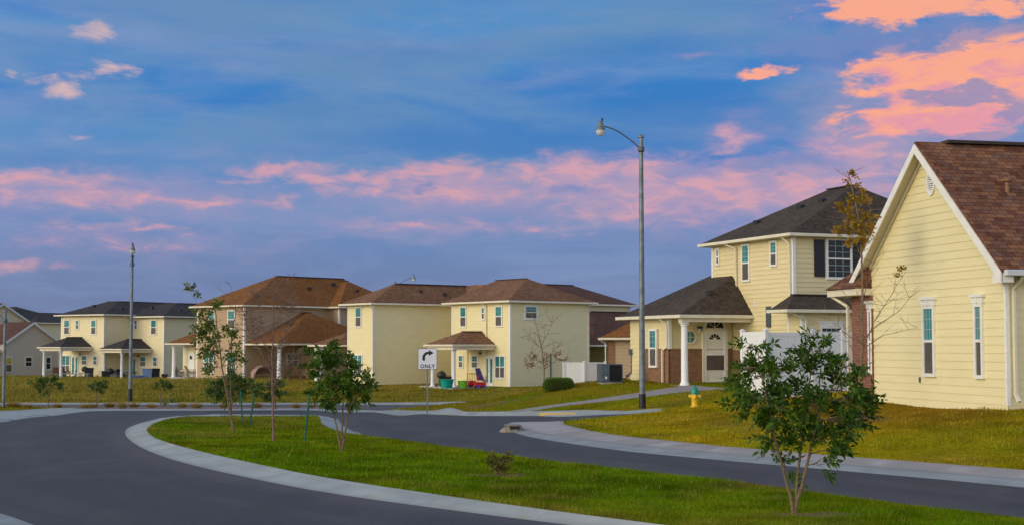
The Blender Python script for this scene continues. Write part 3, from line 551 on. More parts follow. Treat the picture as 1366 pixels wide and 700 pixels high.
# ------------------------------------------------------------------ house kit.  local frame: x = t (to far right), y = s (to far left)
class House:
    def __init__(s, name, cu, cv, Y, ang, label, wall, roof, base=None, z=None, cat='house'):
        P = atY(cu, cv, Y); s.o = P.copy(); s.ang = ang; r = R(ang); s.a = np.array([-math.sin(r), math.cos(r), 0]); s.b = np.array([math.cos(r), math.sin(r), 0])
        s.zb = P[2] if z is None else z; s.o[2] = s.zb; s.e = empty(name, s.o, r, label, cat); s.wall = wall; s.roofm = roof; s.course = .2; s.lip = .032
        s.trim = M['trim']; s.gut = M['trimc']
    def L(s, P): q = np.array(P)-s.o; return float(q@s.b), float(q@s.a), float(q[2])
    def onx(s, u, v, x=0.0):   # pixel on plane x = const  -> (y, z)
        d = ray(u, v); p = s.o+s.b*x; t = ((p-O)@s.b)/(d@s.b); q = s.L(O+d*t); return q[1], q[2]
    def ony(s, u, v, y=0.0):
        d = ray(u, v); p = s.o+s.a*y; t = ((p-O)@s.a)/(d@s.a); q = s.L(O+d*t); return q[0], q[2]
    def onz(s, u, v, z):       # z local
        d = ray(u, v); t = (z+s.zb-H)/d[2]; q = s.L(O+d*t); return q[0], q[1]
    def lap(s, mb, p, q, z0, z1, top=None):
        """lapped boards from plan point p to q, outward normal on the right of p->q"""
        p = Vector(p); q = Vector(q); d = (q-p); ln = d.length; d.normalize(); n = Vector((d.y, -d.x)); z = z0
        while z < z1-1e-4:
            ze = min(z+s.course, z1)
            def rng_(zz): return (0, ln) if top is None else top(zz)
            a0, a1 = rng_(z); b0, b1 = rng_(ze)
            if a1-a0 < .01: break
            if b1 < b0: b0 = b1 = (b0+b1)/2
            P = lambda h, zz, o: (p.x+d.x*h+n.x*o, p.y+d.y*h+n.y*o, zz)
            vs = [P(a0, z, s.lip), P(a1, z, s.lip), P(b1, ze, .002), P(b0, ze, .002), P(a0, z, 0), P(a1, z, 0)]
            mb.add(vs, [(0, 1, 2, 3), (4, 5, 1, 0)]); z = ze
    def block(s, y0, y1, x0, x1, z1, z0=0.0, wall=None, name='wall', corners=True, found=True):
        mb = MB(); P = [(x0, y1), (x0, y0), (x1, y0), (x1, y1)]
        for i in range(4): s.lap(mb, P[i], P[(i+1) % 4], z0+.02, z1)
        o = mb.build(name, wall or s.wall, s.e)
        if found: MB().box(x0+.03, x1-.03, y0+.03, y1-.03, z0-.8, z0+.05).build('foundation', M['found'], s.e)
        if corners:
            w = .11
            for (x, y, sx, sy) in ((x0, y0, 1, 1), (x0, y1, 1, -1), (x1, y0, -1, 1)):
                MB().box(x-sx*.032, x+sx*w, y-sy*.032, y+sy*w, z0+.01, z1).build('corner_board', s.trim, s.e)
        return o
    def gut_ring(s, y0, y1, x0, x1, ze, name='gutter', h=.13):
        g = MB(); w = .09
        for (a, b) in (((x0-w, y0-w), (x1+w, y0)), ((x0-w, y1), (x1+w, y1+w)), ((x0-w, y0), (x0, y1)), ((x1, y0), (x1+w, y1))):
            g.box(a[0], b[0], a[1], b[1], ze-h, ze-.004)
        g.build(name, s.gut, s.e, bevel=.015)
    def hip(s, y0, y1, x0, x1, ze, zr, r0, r1, axis='y', roof=None, gutter=True, name='roof', cap=True, thick=.14):
        """eave rectangle and ridge end points r0, r1 = (y, x)"""
        c00 = (x0, y0, ze); c10 = (x0, y1, ze); c11 = (x1, y1, ze); c01 = (x1, y0, ze); A = (r0[1], r0[0], zr); B = (r1[1], r1[0], zr); mb = MB()
        if axis == 'y': fs = [(c00, c10, B, A), (c10, c11, B), (c11, c01, A, B), (c01, c00, A)]
        else: fs = [(c00, c10, A), (c10, c11, B, A), (c11, c01, B), (c01, c00, A, B)]
        for f in fs: mb.face(*f)
        o = mb.build(name, roof or s.roofm, s.e, upward=True)
        MB().box(x0+.02, x1-.02, y0+.02, y1-.02, ze-thick, ze-.02).build('soffit', M['soffit'], s.e)
        if gutter: s.gut_ring(y0, y1, x0, x1, ze)
        if cap:
            k = MB()
            for p, q in ((A, B),):
                if (Vector(p)-Vector(q)).length > .05: k.bar(Vector(p)+Vector((0, 0, .0)), Vector(q), .30, .05)
            if k.v: k.build('ridge_cap', M['cap'], o)
        return o
    def box_on(s, plane, c, h0, h1, z0, z1, d0, d1):
        """box on plane: 'x' (x=c, outward -x) or 'y' (y=c, outward -y); d = outward distances"""
        h0, h1 = min(h0, h1), max(h0, h1)
        return (c-d1, c-d0, h0, h1, z0, z1) if plane == 'x' else (h0, h1, c-d1, c-d0, z0, z1)
    def window(s, plane, c, h0, h1, z0, z1, style='teal', cols=1, mun=0, head=False, fr=.09, label=None, grid=None):
        h0, h1 = min(h0, h1), max(h0, h1); z0, z1 = min(z0, z1), max(z0, z1); B = lambda a0, a1, b0, b1, d0, d1: s.box_on(plane, c, a0, a1, b0, b1, d0, d1+s.lip)
        m = MB(); m.box(*B(h0-fr, h1+fr, z1, z1+fr, .0, .055)); m.box(*B(h0-fr, h1+fr, z0-fr, z0, .0, .06)); m.box(*B(h0-fr, h0, z0, z1, 0, .05)); m.box(*B(h1, h1+fr, z0, z1, 0, .05))
        if head: m.box(*B(h0-fr-.03, h1+fr+.03, z1+fr, z1+fr+.13, 0, .065)); m.box(*B(h0-fr-.07, h1+fr+.07, z1+fr+.13, z1+fr+.19, 0, .10)); m.box(*B((h0+h1)/2-.03, (h0+h1)/2+.03, z1+fr+.0, z1+fr+.15, 0, .09))
        zm = (z0+z1)/2; m.box(*B(h0, h1, zm-.03, zm+.03, .0, .045))
        for k in range(1, cols): x = h0+(h1-h0)*k/cols; m.box(*B(x-.035, x+.035, z0, z1, 0, .048))
        o = m.build('window', s.trim, s.e)
        if label: o['label'] = label
        g = MB(); g.box(*B(h0, h1, zm, z1, .0, .022)); up = g.build('pane', M['dark'] if style == 'dark' else M['amber'] if style == 'amber' else M['teal'], o)
        g = MB(); g.box(*B(h0, h1, z0, zm, .0, .024)); g.build('pane' if style in ('dark',) else 'insect_screen', M['dark'] if style == 'dark' else M['screen'], o)
        if mun:
            q = MB(); nx, nz_, both = mun; t = .011
            for (za, zb_) in ((zm+.03, z1),)+(((z0, zm-.03),) if both else ()):
                for k in range(1, nx): x = h0+(h1-h0)*k/nx; q.box(*B(x-t, x+t, za, zb_, .0, .034))
                for k in range(1, nz_): z = za+(zb_-za)*k/nz_; q.box(*B(h0, h1, z-t, z+t, .0, .032))
            q.build('muntin', M['muntin'], o)
        return o
    def winpx(s, plane, u0, v0, u1, v1, c=0.0, **kw):
        f = s.onx if plane == 'x' else s.ony; a = f(u0, v0, c); b = f(u1, v1, c); um = ((u0+u1)/2)
        zt = f(um, v0, c)[1]; zb = f(um, v1, c)[1]
        return s.window(plane, c, a[0], b[0], zb, zt, **kw)
    def column(s, y, x, z1, r=.13, z0=0.0):
        m = MB(); m.lathe([(r*1.45, 0), (r*1.45, .06), (r*1.2, .1), (r*1.05, .16), (r, .2), (r*.88, z1-z0-.2), (r*1.05, z1-z0-.17), (r*1.0, z1-z0-.13), (r*1.35, z1-z0-.08), (r*1.45, z1-z0)], (x, y, z0), 20)
        return m.build('column', M['vinyl'], s.e, smooth=True)
    def spout(s, pts, w=.075, m=None):
        k = MB()
        for i in range(len(pts)-1): k.bar(pts[i], pts[i+1], w, w*.8)
        return k.build('downspout', m or s.gut, s.e)
    def vent(s, roof, x, y, z, sx=.3):
        MB().box(x-sx/2, x+sx/2, y-.15, y+.15, z-.12, z+.10).build('roof_vent', M['blk'], roof, bevel=.02)

# --- the two black-roofed houses and the cream house with the same rear porch
def porch(h, y0, y1, x0, ze=2.85, zr=3.75, slab=True, yr=None):
    h.hip(y0, y1, x0, .0, ze, zr, ((y0+y1)/2, x0+(y1-y0)*.62), ((y0+y1)/2, .0), axis='x', name='porch_roof')
    MB().box(x0+.1, -.03, y0+.1, y1-.1, ze-.36, ze-.15).build('porch_beam', M['trimc'], h.e)
    if slab: MB().box(x0+.1, -.03, y0+.15, y1+.8, -.5, .03).build('patio_slab', M['slab'], h.e)
    h.column(y0+.38, x0+.38, ze-.36); h.column(y1-.38, x0+.38, ze-.36)
def french(h, y0, y1, z1=2.0, x=0.0):
    m = MB(); m.box(x-.075, x, y0, y1, .05, z1+.1); o = m.build('door', M['door'], h.e)
    g = MB(); w = y1-y0
    for a, b in ((.12, .36), (.62, .88)): g.box(x-.09, x-.07, y0+w*a, y0+w*b, .28, z1-.12)
    g.build('pane', M['teal'], o); MB().lathe([(.03, 0), (.035, .03), (.02, .05)], (x-.10, y0+w*.5, 1.0), 8).build('handle', M['galvd'], o)
    return o
def walllamp(h, plane, c, hh, z):
    x, y = (c-.1, hh) if plane == 'x' else (hh, c-.1)
    o = MB().lathe([(.03, .12), (.09, .1), (.1, .0), (.08, -.0)][::-1], (x, y, z), 10).build('wall_lamp', M['blk'], h.e); MB().lathe([(.05, -.12), (.075, -.06), (.07, 0)], (x, y, z), 10).build('lamp_glass', M['lens'], o); return o

def rear_house(name, cu, cv, Y, ang, label, mirror, roofm, z):
    h = House(name, cu, cv, Y, ang, label, M['cream'], roofm, z=z)
    h.block(0, 6.15, 0, 9, 5.72); h.block(.4, 5.8, 9, 15, 5.70, corners=False)
    r = h.hip(-.42, 6.6, -.42, 15, 5.85, 7.2, (3.3, 4.4), (3.3, 12.2), axis='x'); r2 = h.hip(-.38, 6.56, -.38, 9.2, 5.85, 7.2, (3.3, 4.4), (5.0, 4.4), axis='y', name='roof', gutter=False)
    h.vent(r, 1.9, 3.9, 6.72); h.vent(r, 3.0, 1.2, 6.45)
    porch(h, 1.55, 4.75, -3.6); h.spout([(-.5, -.3, 5.75), (-.12, -.12, 5.5), (-.08, -.1, .2)]); return h
hA = rear_house('cream_house', 137.8, 503.5, 131, 55, 'cream two-storey house with charcoal roof and porch beside the grey gable house', True, M['black_roof'], -.9)
for (a, b, c, d) in ((86.7, 427, 92.7, 445), (102, 427.2, 105, 438), (122.8, 427, 128, 445)): hA.winpx('x', a, b, c, d)
hA.winpx('x', 84, 474.3, 92.8, 499, cols=2, mun=(4, 3, True)); hA.winpx('x', 110, 474.5, 116, 485.5, mun=(2, 2, True)); hA.winpx('x', 125.3, 475.2, 129.5, 485.5, mun=(2, 2, True)); ya = hA.onx(105, 490)[0], hA.onx(96, 490)[0]; french(hA, *ya); walllamp(hA, 'x', 0, hA.onx(107.5, 474)[0], 2.15)
hB = rear_house('cream_house', 218, 506, 131, 55, 'cream two-storey house with charcoal roof beside the brown house, behind the far lamp', True, M['black_roof'], -1.07)
for (a, b, c, d) in ((163.5, 427, 169, 445), (180.3, 427, 183, 438), (202.5, 427, 208.5, 445)): hB.winpx('x', a, b, c, d)
hB.winpx('x', 161, 476, 169.3, 497, cols=2, mun=(4, 3, True)); hB.winpx('x', 188, 476, 194.5, 487.5, mun=(2, 2, True)); hB.winpx('x', 205, 476.5, 209.5, 487.5, mun=(2, 2, True)); yb = hB.onx(182, 490)[0], hB.onx(173, 490)[0]; french(hB, *yb); walllamp(hB, 'x', 0, hB.onx(185, 474.5)[0], 2.15)

# --- cream duplex in the middle
hC = House('duplex_house', 680.5, 516, 95, 38.3, 'cream two-storey duplex with reddish brown roof behind the turn sign, patio toys under its porch', M['cream2'], M['red_roof'])
hC.trim = M['trim']
hC.block(0, 6.6, 0, 6.9, 5.62)
dC = hC.L(atY(497.5, 513.5, 99.7)); cx, cy = dC[0], dC[1]
hC.block(cy, cy+3.35, cx, cx+11, 5.60, z0=0.0); hC.block(cy+3.3, cy+7, cx+3.0, cx+11, 5.58, corners=False); hC.block(4, cy+2, 2.6, cx+10.8, 5.55, corners=False)
rC = hC.hip(-.42, 7.1, -.42, 7.35, 5.76, 7.42, (2.55, 3.5), (6.0, 3.5), axis='y')
rC1 = hC.hip(cy-.42, cy+3.78, cx-.42, cx+13, 5.74, 7.22, (cy+1.68, cx+2.9), (cy+1.68, cx+11), axis='x')
hC.hip(4.2, cy+7.4, 3.2, cx+11.4, 5.70, 7.25, (8, (cx+14)/2), (cy+3, (cx+14)/2), axis='y', gutter=False, cap=False)
for px in ((692, 384), ): x, y = hC.onz(*px, 7.0); hC.vent(rC, x, y, 7.02)
for px in ((578, 391), (563, 388)): hC.vent(rC1, cx+6.5 if px[0] > 570 else cx+4.6, cy+.55 if px[0] > 570 else cy+.9, 6.5 if px[0] > 570 else 6.65, .2)
for (a, b, c, d) in ((615.3, 410, 622, 434.5), (643.8, 410.5, 646.6, 424.5), (662.3, 409, 669.7, 434)): hC.winpx('x', a, b, c, d)
for (a, b, c, d) in ((613.2, 474.5, 617.7, 489), (630.6, 474.7, 637.3, 489.5)): hC.winpx('x', a, b, c, d, mun=(2, 2, True))
hC.winpx('x', 661.8, 475, 673.6, 503, cols=2, mun=(2, 1, True)); hC.winpx('y', 700.8, 409, 714.7, 423.5, style='teal', mun=(2, 2, False), fr=.13)
yc = hC.onx(659.3, 490)[0], hC.onx(647.8, 490)[0]; french(hC, *yc); walllamp(hC, 'x', 0, hC.onx(641.5, 473.5)[0], 2.2)
for (a, b, c, d, k) in ((475.7, 410.5, 482.2, 434.5, 1), (473.3, 473.5, 483.2, 497, 2)):
    f0 = hC.onx(a, b, cx); f1 = hC.onx(c, d, cx); hC.window('x', cx, f0[0], f1[0], f1[1], f0[1], cols=k, mun=(4, 2, True) if k == 2 else 0)
porch(hC, 1.55, 4.75, -3.6, ze=2.84, zr=3.72)
yd = hC.onx(647, 440)[0]; hC.spout([(-.45, yd, 5.7), (-.12, yd-.25, 5.4), (-.06, yd-.25, .2)]); y2 = hC.onx(624.5, 480)[0]; hC.spout([(-.06, y2, 2.6), (-.06, y2, .2)], .06)
hC.spout([(cx-.45, cy-.3, 5.65), (cx-.12, cy-.10, 5.3), (cx-.08, cy-.10, .2)]); hC.spout([(6.98, -.42, 5.7), (6.9, -.08, 5.35), (6.9, -.08, .2)]); hC.spout([(hC.ony(734, 490)[0], -.07, 2.2), (hC.ony(734, 490)[0], -.07, .2)], .07, M['galvd'])
# low porch roof on the duplex's left corner
hC.hip(cy+3.5, cy+7.3, cx-.9, cx+3.0, 2.82, 3.7, (cy+5.4, cx+1.2), (cy+5.4, cx+3.0), axis='x', name='porch_roof'); hC.column(cy+6.9, cx-.5, 2.6); MB().box(cx-.7, cx+2.9, cy+3.6, cy+7.1, -.4, .03).build('patio_slab', M['slab'], hC.e)

# --- brown house
hR = House('brown_house', 325, 506, 110, 46, 'tan and brown two-storey house with rust orange hip roofs, between the cream houses', M['tan'], M['brown_roof'])
hR.block(0, 6.4, 0, 15, 5.62)
rR = hR.hip(-.42, 6.82, -.42, 16, 5.76, 8.28, (3.2, 5.4), (3.2, 12.4), axis='x')
hR.block(-1.3, .1, 8.3, 15, 5.60); rR2 = hR.hip(-1.72, 4, 7.95, 15.9, 5.76, 8.05, (2.1, 11.9), (3.2, 11.9), axis='y', gutter=True)
rl = hR.hip(-4.1, 3, .1, 11.5, 2.78, 5.25, (-.9, 5.6), (1.5, 5.6), axis='y', name='lower_roof')
hR.block(-3.6, .05, 5.2, 11, 2.6, corners=False); hR.column(-3.75, .55, 2.62, .17); hR.column(-3.75, 4.6, 2.62, .15)
MB().box(.3, 5.1, -3.95, .1, -.5, .03).build('patio_slab', M['slab'], hR.e)
for (a, b, c, d, k) in ((305.3, 414.5, 313.3, 437, 1), (279, 414.5, 286, 437, 1), (304, 470.3, 315, 496.5, 2), (273.5, 469.5, 285, 496.5, 2)): hR.winpx('x', a, b, c, d, cols=k, mun=(4, 2, True) if k == 2 else 0)
hR.winpx('y', 383, 472, 396, 488, c=.0, cols=2, mun=(4, 2, True)); hR.vent(rR, 7.5, 1.6, 7.3); hR.vent(rR, 10.5, 2.2, 7.75); hR.vent(rR2, 11.2, 0.0, 7.15); hR.vent(rl, 3.2, -1.5, 4.35)
# rear porch on the left of the brown house
hR.hip(6.9, 11.4, .3, 4.6, 2.82, 4.0, (9.1, 2.6), (9.1, 3.2), axis='x', name='porch_roof'); hR.column(10.9, .75, 2.6, .15); MB().box(.4, 4.5, 6.5, 11.3, -.5, .03).build('patio_slab', M['slab'], hR.e)
hR.block(6.4, 11.3, 1.9, 6, 2.66, wall=M['cream'], corners=False, found=False); dm = MB(); dm.box(1.82, 1.9, 9.5, 10.5, .05, 2.1); dd = dm.build('door', M['door'], hR.e); MB().box(1.80, 1.83, 9.85, 10.15, 1.5, 1.78).build('pane', M['dark'], dd)

# --- grey gable house far left and the taller gable behind it
def gable(h, y, x0, x1, z1, zp, depth, ov=.35, wall=None, roof=None, xr=None, hipend=0, name='wall'):
    """gable wall on plane y, facing -y, roof ridge running +y"""
    xm = (x0+x1)/2 if xr is None else xr; mb = MB(); k = (zp-z1)/(xm-x0)
    h.lap(mb, (x0, y), (x1, y), .02, z1)
    h.lap(mb, (x0, y), (x1, y), z1, zp, top=lambda z: ((z-z1)/k, (x1-x0)-(z-z1)/k))
    h.lap(mb, (x0, y+depth), (x0, y), .02, z1); h.lap(mb, (x1, y), (x1, y+depth), .02, z1); h.lap(mb, (x1, y+depth), (x0, y+depth), .02, z1)
    mb.face((x0, y+depth, z1), (x1, y+depth, z1), (xm, y+depth, zp)); mb.build(name, wall or h.wall, h.e)
    r = MB(); t = .14; e = .4; lo = z1-e*k
    for sgn, xe in ((-1, x0-e), (1, x1+e)):
        a = (xe, y-ov, lo); b = (xe, y+depth+ov, lo); c = (xm, y+depth+ov-hipend, zp+.05); d = (xm, y-ov, zp+.05)
        r.face(a, b, c, d)
    if hipend: r.face((x0-e, y+depth+ov, lo), (x1+e, y+depth+ov, lo), (xm, y+depth+ov-hipend, zp+.05))
    ro = r.build('roof', roof or h.roofm, h.e, upward=True)
    f = MB()
    for xe in (x0-e, x1+e):
        p = Vector((xe, y-ov-.02, lo-.09)); q = Vector((xm, y-ov-.02, zp-.05)); f.bar(p, q, .05, .2, up=(0, -1, 0)) if False else None
        n = Vector((-(q.z-p.z), 0, q.x-p.x)).normalized(); n = n if n.z > 0 else -n; w = n*.19; o = Vector((0, -.045, 0)); top = [Vector((xe, y-ov, lo-.01)), Vector((xm, y-ov, zp+.04))]
        vs = [top[0], top[1], top[1]-Vector((0, 0, .24)), top[0]-Vector((0, 0, .24))]; vs = vs+[v+o for v in vs]
        f.add(vs, [(0, 1, 2, 3), (7, 6, 5, 4), (0, 4, 5, 1), (3, 2, 6, 7), (0, 3, 7, 4), (1, 5, 6, 2)])
    f.build('rake_board', h.trim, h.e)
    sf = MB()
    for xe in (x0-e, x1+e): sf.face((xe, y-ov, lo-.16), (xe, y+.0, lo-.16), (xm, y+.0, zp-.11), (xm, y-ov, zp-.11))
    sf.build('soffit', M['soffit'], h.e); return ro
hG = House('grey_house', 77, 505, 142, 55, 'grey-beige gabled house with a reddish roof at the left edge', M['greysid'], M['plum_roof']); hG.trim = M['greytrim']
gx0, gx1 = hG.ony(5, 480)[0], hG.ony(77, 480)[0]; zpk = hG.ony(41.5, 429.5)[1]; zev = hG.ony(77, 455)[1]
gable(hG, 0, gx0, gx1, zev, zpk, 6.5, hipend=2.6)
hG.block(.6, 6, gx0-5, gx0+.3, 2.7, corners=False); hG.hip(.2, 6.4, gx0-5.4, gx0+.4, 2.8, 3.9, (3.3, gx0-3), (3.3, gx0), axis='x', roof=M['plum_roof'])
hG.winpx('y', 7.8, 476.5, 14.8, 495, style='amber'); hG.winpx('y', 34, 476.5, 41.5, 487.5, style='dark'); hG.winpx('y', 61.5, 476.5, 66.5, 491.5, style='dark', fr=.16)
hH = House('gabled_house', 37, 500, 165, 62, 'taller beige gable of a house rising behind the grey gabled house', M['beige'], M['dk_roof']); hH.trim = M['greytrim']
xa = hH.ony(1, 450)[0]; zp2 = hH.ony(1, 404.5)[1]; x1b = hH.ony(37, 440)[0]; z1b = hH.ony(37, 428)[1]
gable(hH, 0, 2*xa-x1b, x1b, z1b, zp2, 8, xr=xa)
hI = House('dark_roofed_house', 79, 500, 175, 55, 'cream house with a dark hipped roof glimpsed behind the left cream house', M['cream'], M['black_roof'])
xi = hI.ony(50, 430)[0]; ze_ = hI.ony(65, 430)[1]
hI.block(0, 9, xi, 8, ze_-.1, corners=False); zr_ = hI.onx(60, 409)[1]
hI.hip(-.5, 9.5, xi-.5, 9, ze_, ze_+1.3, (4.5, xi+3), (4.5, 5), axis='x'); hI.hip(1, 13, xi-4, xi+7, ze_+.05, ze_+2.0, (5.5, xi+1), (8, xi+1), axis='y')

# --- houses glimpsed between the duplex and the big yellow house
hJ = House('backdrop_house', 783, 486, 112, 38.3, 'two-storey house with plum brown roof showing right behind the cream duplex', M['cream'], M['plum_roof'], z=-.55); hJ.trim = M['greytrim']
ex, ey = hJ.onz(849, 406, 5.9-.0); zE = 5.9
ex += .7; hJ.block(.4, 8.5, -6, ex-.5, zE-.12, corners=True); hJ.hip(0, 9, -6.4, ex-.0, zE, zE+1.65, (4.2, -3), (4.2, ex-3.4), axis='x')
hJ.block(-4.2, .4, .6, 9, 2.5, corners=False); hJ.hip(-4.7, 3.5, -3.2, 9, 2.68, 5.3, (-.3, .2), (-.3, 5), axis='x', name='lower_roof')
hJ.spout([(.4, -4.72, 2.6), (.62, -4.28, 2.3), (.62, -4.28, .2)])
hE = House('orange_roofed_house', 811, 490, 85, -9, 'brick-cornered tan house with an orange roof, seen behind the air conditioner', M['tan'], M['brown_roof'], z=.1)
ze3 = 2.1+10/1900*85-.1
hE.block(0, 6, 0, 8, ze3-.1, corners=False); MB().box(-.05, .42, -.05, .5, 0, ze3-.12).build('brick_pier', M['brick'], hE.e); hE.hip(-.45, 6.5, -.45, 8.5, ze3, ze3+2.2, (3, 3.6), (3, 5), axis='x'); hE.spout([(-.5, -.4, ze3-.1), (-.14, -.12, ze3-.35), (-.12, -.1, .1)])

# --- big yellow two-storey house with brick porch
hD = House('yellow_house', 1060, 500, 57, 22.3, 'butter yellow two-storey house with brick wainscot, white porch column and dark roof', M['creamD'], M['dk_roof'], z=.43)
hD.course = .19; hD.lip = .024; hD.block(0, 6.37, 0, 9.2, 5.98, wall=M['creamD'])
rD = hD.hip(-.38, 6.78, -.38, 9.7, 6.12, 8.50, (2.25, 4.6), (4.1, 4.6), axis='y')
zr = 2.93
hD.block(4.72, 8.3, -3.08, -.04, zr-.1, corners=False)
rW = hD.hip(3.02, 8.75, -3.48, 6.6, zr, zr+2.48, (5.38, 1.5), (6.2, 1.5), axis='y', gutter=False, cap=False, name='porch_roof')
g = MB(); g.box(-3.57, -3.48, 2.93, 8.84, zr-.14, zr-.004); g.box(-3.48, .0, 2.93, 3.02, zr-.14, zr-.004); g.build('gutter', hD.gut, hD.e, bevel=.015)
MB().box(-3.35, -.03, 3.12, 3.45, zr-.30, zr-.14).build('porch_beam', M['trimc'], hD.e)
MB().box(-3.5, -.04, 3.0, 4.7, -.5, .02).build('porch_slab', M['slab'], hD.e)
hD.column(3.35, -3.12, zr-.30, .15)
zbr = 1.47; yb0 = hD.onx(861, 490, -3.08)[0]
bk = MB(); bk.box(-3.13, -3.06, 4.66, yb0, 0, zbr); bk.box(-3.13, -.05, 4.66, 4.74, 0, zbr); bk.box(-.05, .0, 3.0, 4.66, 0, zbr); bk.build('brick_wainscot', M['brick'], hD.e)
sl_ = MB(); sl_.box(-3.15, -3.06, 4.64, yb0+.01, zbr, zbr+.05); sl_.box(-3.15, -.05, 4.64, 4.72, zbr, zbr+.05); sl_.build('brick_ledge', M['brick'], hD.e)
MB().box(-3.16, -3.0, 4.64, 4.8, zbr+.05, zr-.14).build('corner_board', M['trim'], hD.e)
# door with arched transom on the recessed porch wall (plane y = 4.72)
fy = 4.72; dx0 = hD.ony(938.5, 480, fy)[0]; dx1 = hD.ony(966.5, 480, fy)[0]; dzt = hD.ony(952, 441, fy)[1]
fr = MB(); fr.box(dx0-.1, dx0, fy-.12, fy, 0, dzt+.1); fr.box(dx1, dx1+.1, fy-.12, fy, 0, dzt+.1); fr.box(dx0-.1, dx1+.1, fy-.125, fy, dzt, dzt+.12)
ac = ((dx0+dx1)/2, dzt+.13); ar = .44
for k in range(14):
    t0, t1 = math.pi*k/14, math.pi*(k+1)/14
    p = lambda t, r: (ac[0]+r*math.cos(t), ac[1]+r*math.sin(t)*.86)
    a, b, c, d = p(t0, ar), p(t1, ar), p(t1, ar+.1), p(t0, ar+.1); vs = [(q[0], yy, q[1]) for yy in (fy-.11, fy) for q in (a, b, c, d)]
    fr.add(vs, [(0, 1, 2, 3), (7, 6, 5, 4), (0, 4, 5, 1), (3, 2, 6, 7)])
for k in (1, 2, 3): t = math.pi*k/4; fr.bar((ac[0], fy-.07, ac[1]), (ac[0]+ar*math.cos(t), fy-.07, ac[1]+ar*.86*math.sin(t)), .02)
dfr = fr.build('door_frame', M['trimc'], hD.e)
tg = MB(); tg.face(*[(ac[0]+ar*math.cos(t), fy-.05, ac[1]+ar*.86*math.sin(t)) for t in np.linspace(0, math.pi, 16)]); tg.build('fanlight_pane', M['dark'], dfr)
dr = MB().box(dx0, dx1, fy-.08, fy-.01, .04, dzt).build('door', M['door'], hD.e)
dw = dx1-dx0; ss = MB(); ss.box(dx0, dx1, fy-.115, fy-.085, .04, .16); ss.box(dx0, dx0+.08, fy-.115, fy-.085, .16, dzt); ss.box(dx1-.08, dx1, fy-.115, fy-.085, .16, dzt); ss.box(dx0, dx1, fy-.116, fy-.085, dzt-.08, dzt); ss.box(dx0, dx1, fy-.117, fy-.085, 1.24, 1.31); ss.build('storm_door', M['vinyl'], dr)
MB().box(dx0+.08, dx1-.08, fy-.10, fy-.085, .62, 1.24).build('storm_pane', M['screen'], dr)
fan = MB(); c0 = ((dx0+dx1)/2, dzt-.36)
for k in range(5):
    t0, t1 = math.pi*(k+.08)/5, math.pi*(k+.92)/5; fan.face(*[(c0[0]+r*math.cos(t), fy-.0825, c0[1]+r*math.sin(t)*.85) for (r, t) in ((.1, t0), (.28, t0), (.28, t1), (.1, t1))])
fan.build('fan_pane', M['dark'], dr); MB().lathe([(.02, 0), (.035, .02), (.035, .05), (.01, .07)], (dx0+.1, fy-.15, 1.0), 10).build('handle', M['galvd'], dr)
rx = hD.ony(920, 449, fy)[0]; rz = hD.ony(920, 449, fy)[1]
def ring(h, x, y, z, r, w, d, m, n=24):
    k = MB()
    for i in range(n):
        t0, t1 = 2*math.pi*i/n, 2*math.pi*(i+1)/n; q = [(x+rr*math.cos(t), z+rr*math.sin(t)) for rr, t in ((r, t0), (r, t1), (r+w, t1), (r+w, t0))]
        k.add([(a, yy, b) for yy in (y-d, y) for a, b in q], [(0, 1, 2, 3), (7, 6, 5, 4), (0, 4, 5, 1), (3, 2, 6, 7)])
    k.bar((x-r, y-d*.6, z), (x+r, y-d*.6, z), .02); k.bar((x, y-d*.6, z-r), (x, y-d*.6, z+r), .02); return k.build('round_window', m, h.e)
rw = ring(hD, rx, fy, rz, .24, .075, .06, M['trimc']); MB().face(*[(rx+.24*math.cos(t), fy-.03, rz+.24*math.sin(t)) for t in np.linspace(0, 2*math.pi, 24, endpoint=False)]).build('pane', M['teal'], rw)
walllamp(hD, 'y', fy, hD.ony(932, 440, fy)[0], hD.ony(932, 438, fy)[1])
hD.winpx('x', 868.3, 441, 876.3, 487, c=-3.13, mun=(2, 3, False))
for (a, b, c, d) in ((957.3, 334, 959.8, 351.5), (991.5, 328.5, 1000, 373), (1029.6, 324, 1036.6, 353)): hD.winpx('x', a, b, c, d, mun=(2, 3, False), fr=.08)
hD.winpx('y', 1103.5, 321, 1133.5, 369.5, style='dark', mun=(3, 3, True), fr=.1)
sh = MB(); a0 = hD.ony(1085.5, 340)[0]; a1 = hD.ony(1101, 340)[0]; zt = hD.ony(1095, 320)[1]; zb_ = hD.ony(1095, 369)[1]
for x0_, x1_ in ((a0, a1-.06), (hD.ony(1136, 340)[0]+.04, hD.ony(1152, 340)[0])):
    s_ = MB(); s_.box(x0_, x1_, -.06, 0, zb_, zt)
    for k in range(18): z = zb_+.08+(zt-zb_-.16)*k/18; s_.box(x0_+.05, x1_-.05, -.075, -.06, z, z+.05)
    s_.build('shutter', M['shutter'], hD.e)
# low bump-out with its own hip roof on the right-hand face
px0 = hD.ony(1050.5, 412, -1.3)[0]; bx0 = hD.ony(1070, 440, -.95)[0]; zlow = hD.ony(1065, 412, -1.3)[1]
hD.block(-.95, .02, bx0, 6, zlow-.12); hD.hip(-1.3, .0, px0, 6.5, zlow, zlow+.62, (-.02, px0+1.05), (-.02, 5.8), axis='x', name='lower_roof')
hD.winpx('y', 1095.5, 437.5, 1121, 456, c=-.95, style='dark', mun=(4, 2, True), head=True); hD.winpx('y', 1079.5, 437.5, 1085, 456, c=-.95, style='dark', fr=.02)
hD.spout([(px0+.1, -1.2, zlow-.1), (bx0+.12, -1.05, zlow-.4), (bx0+.12, -1.05, .1)])
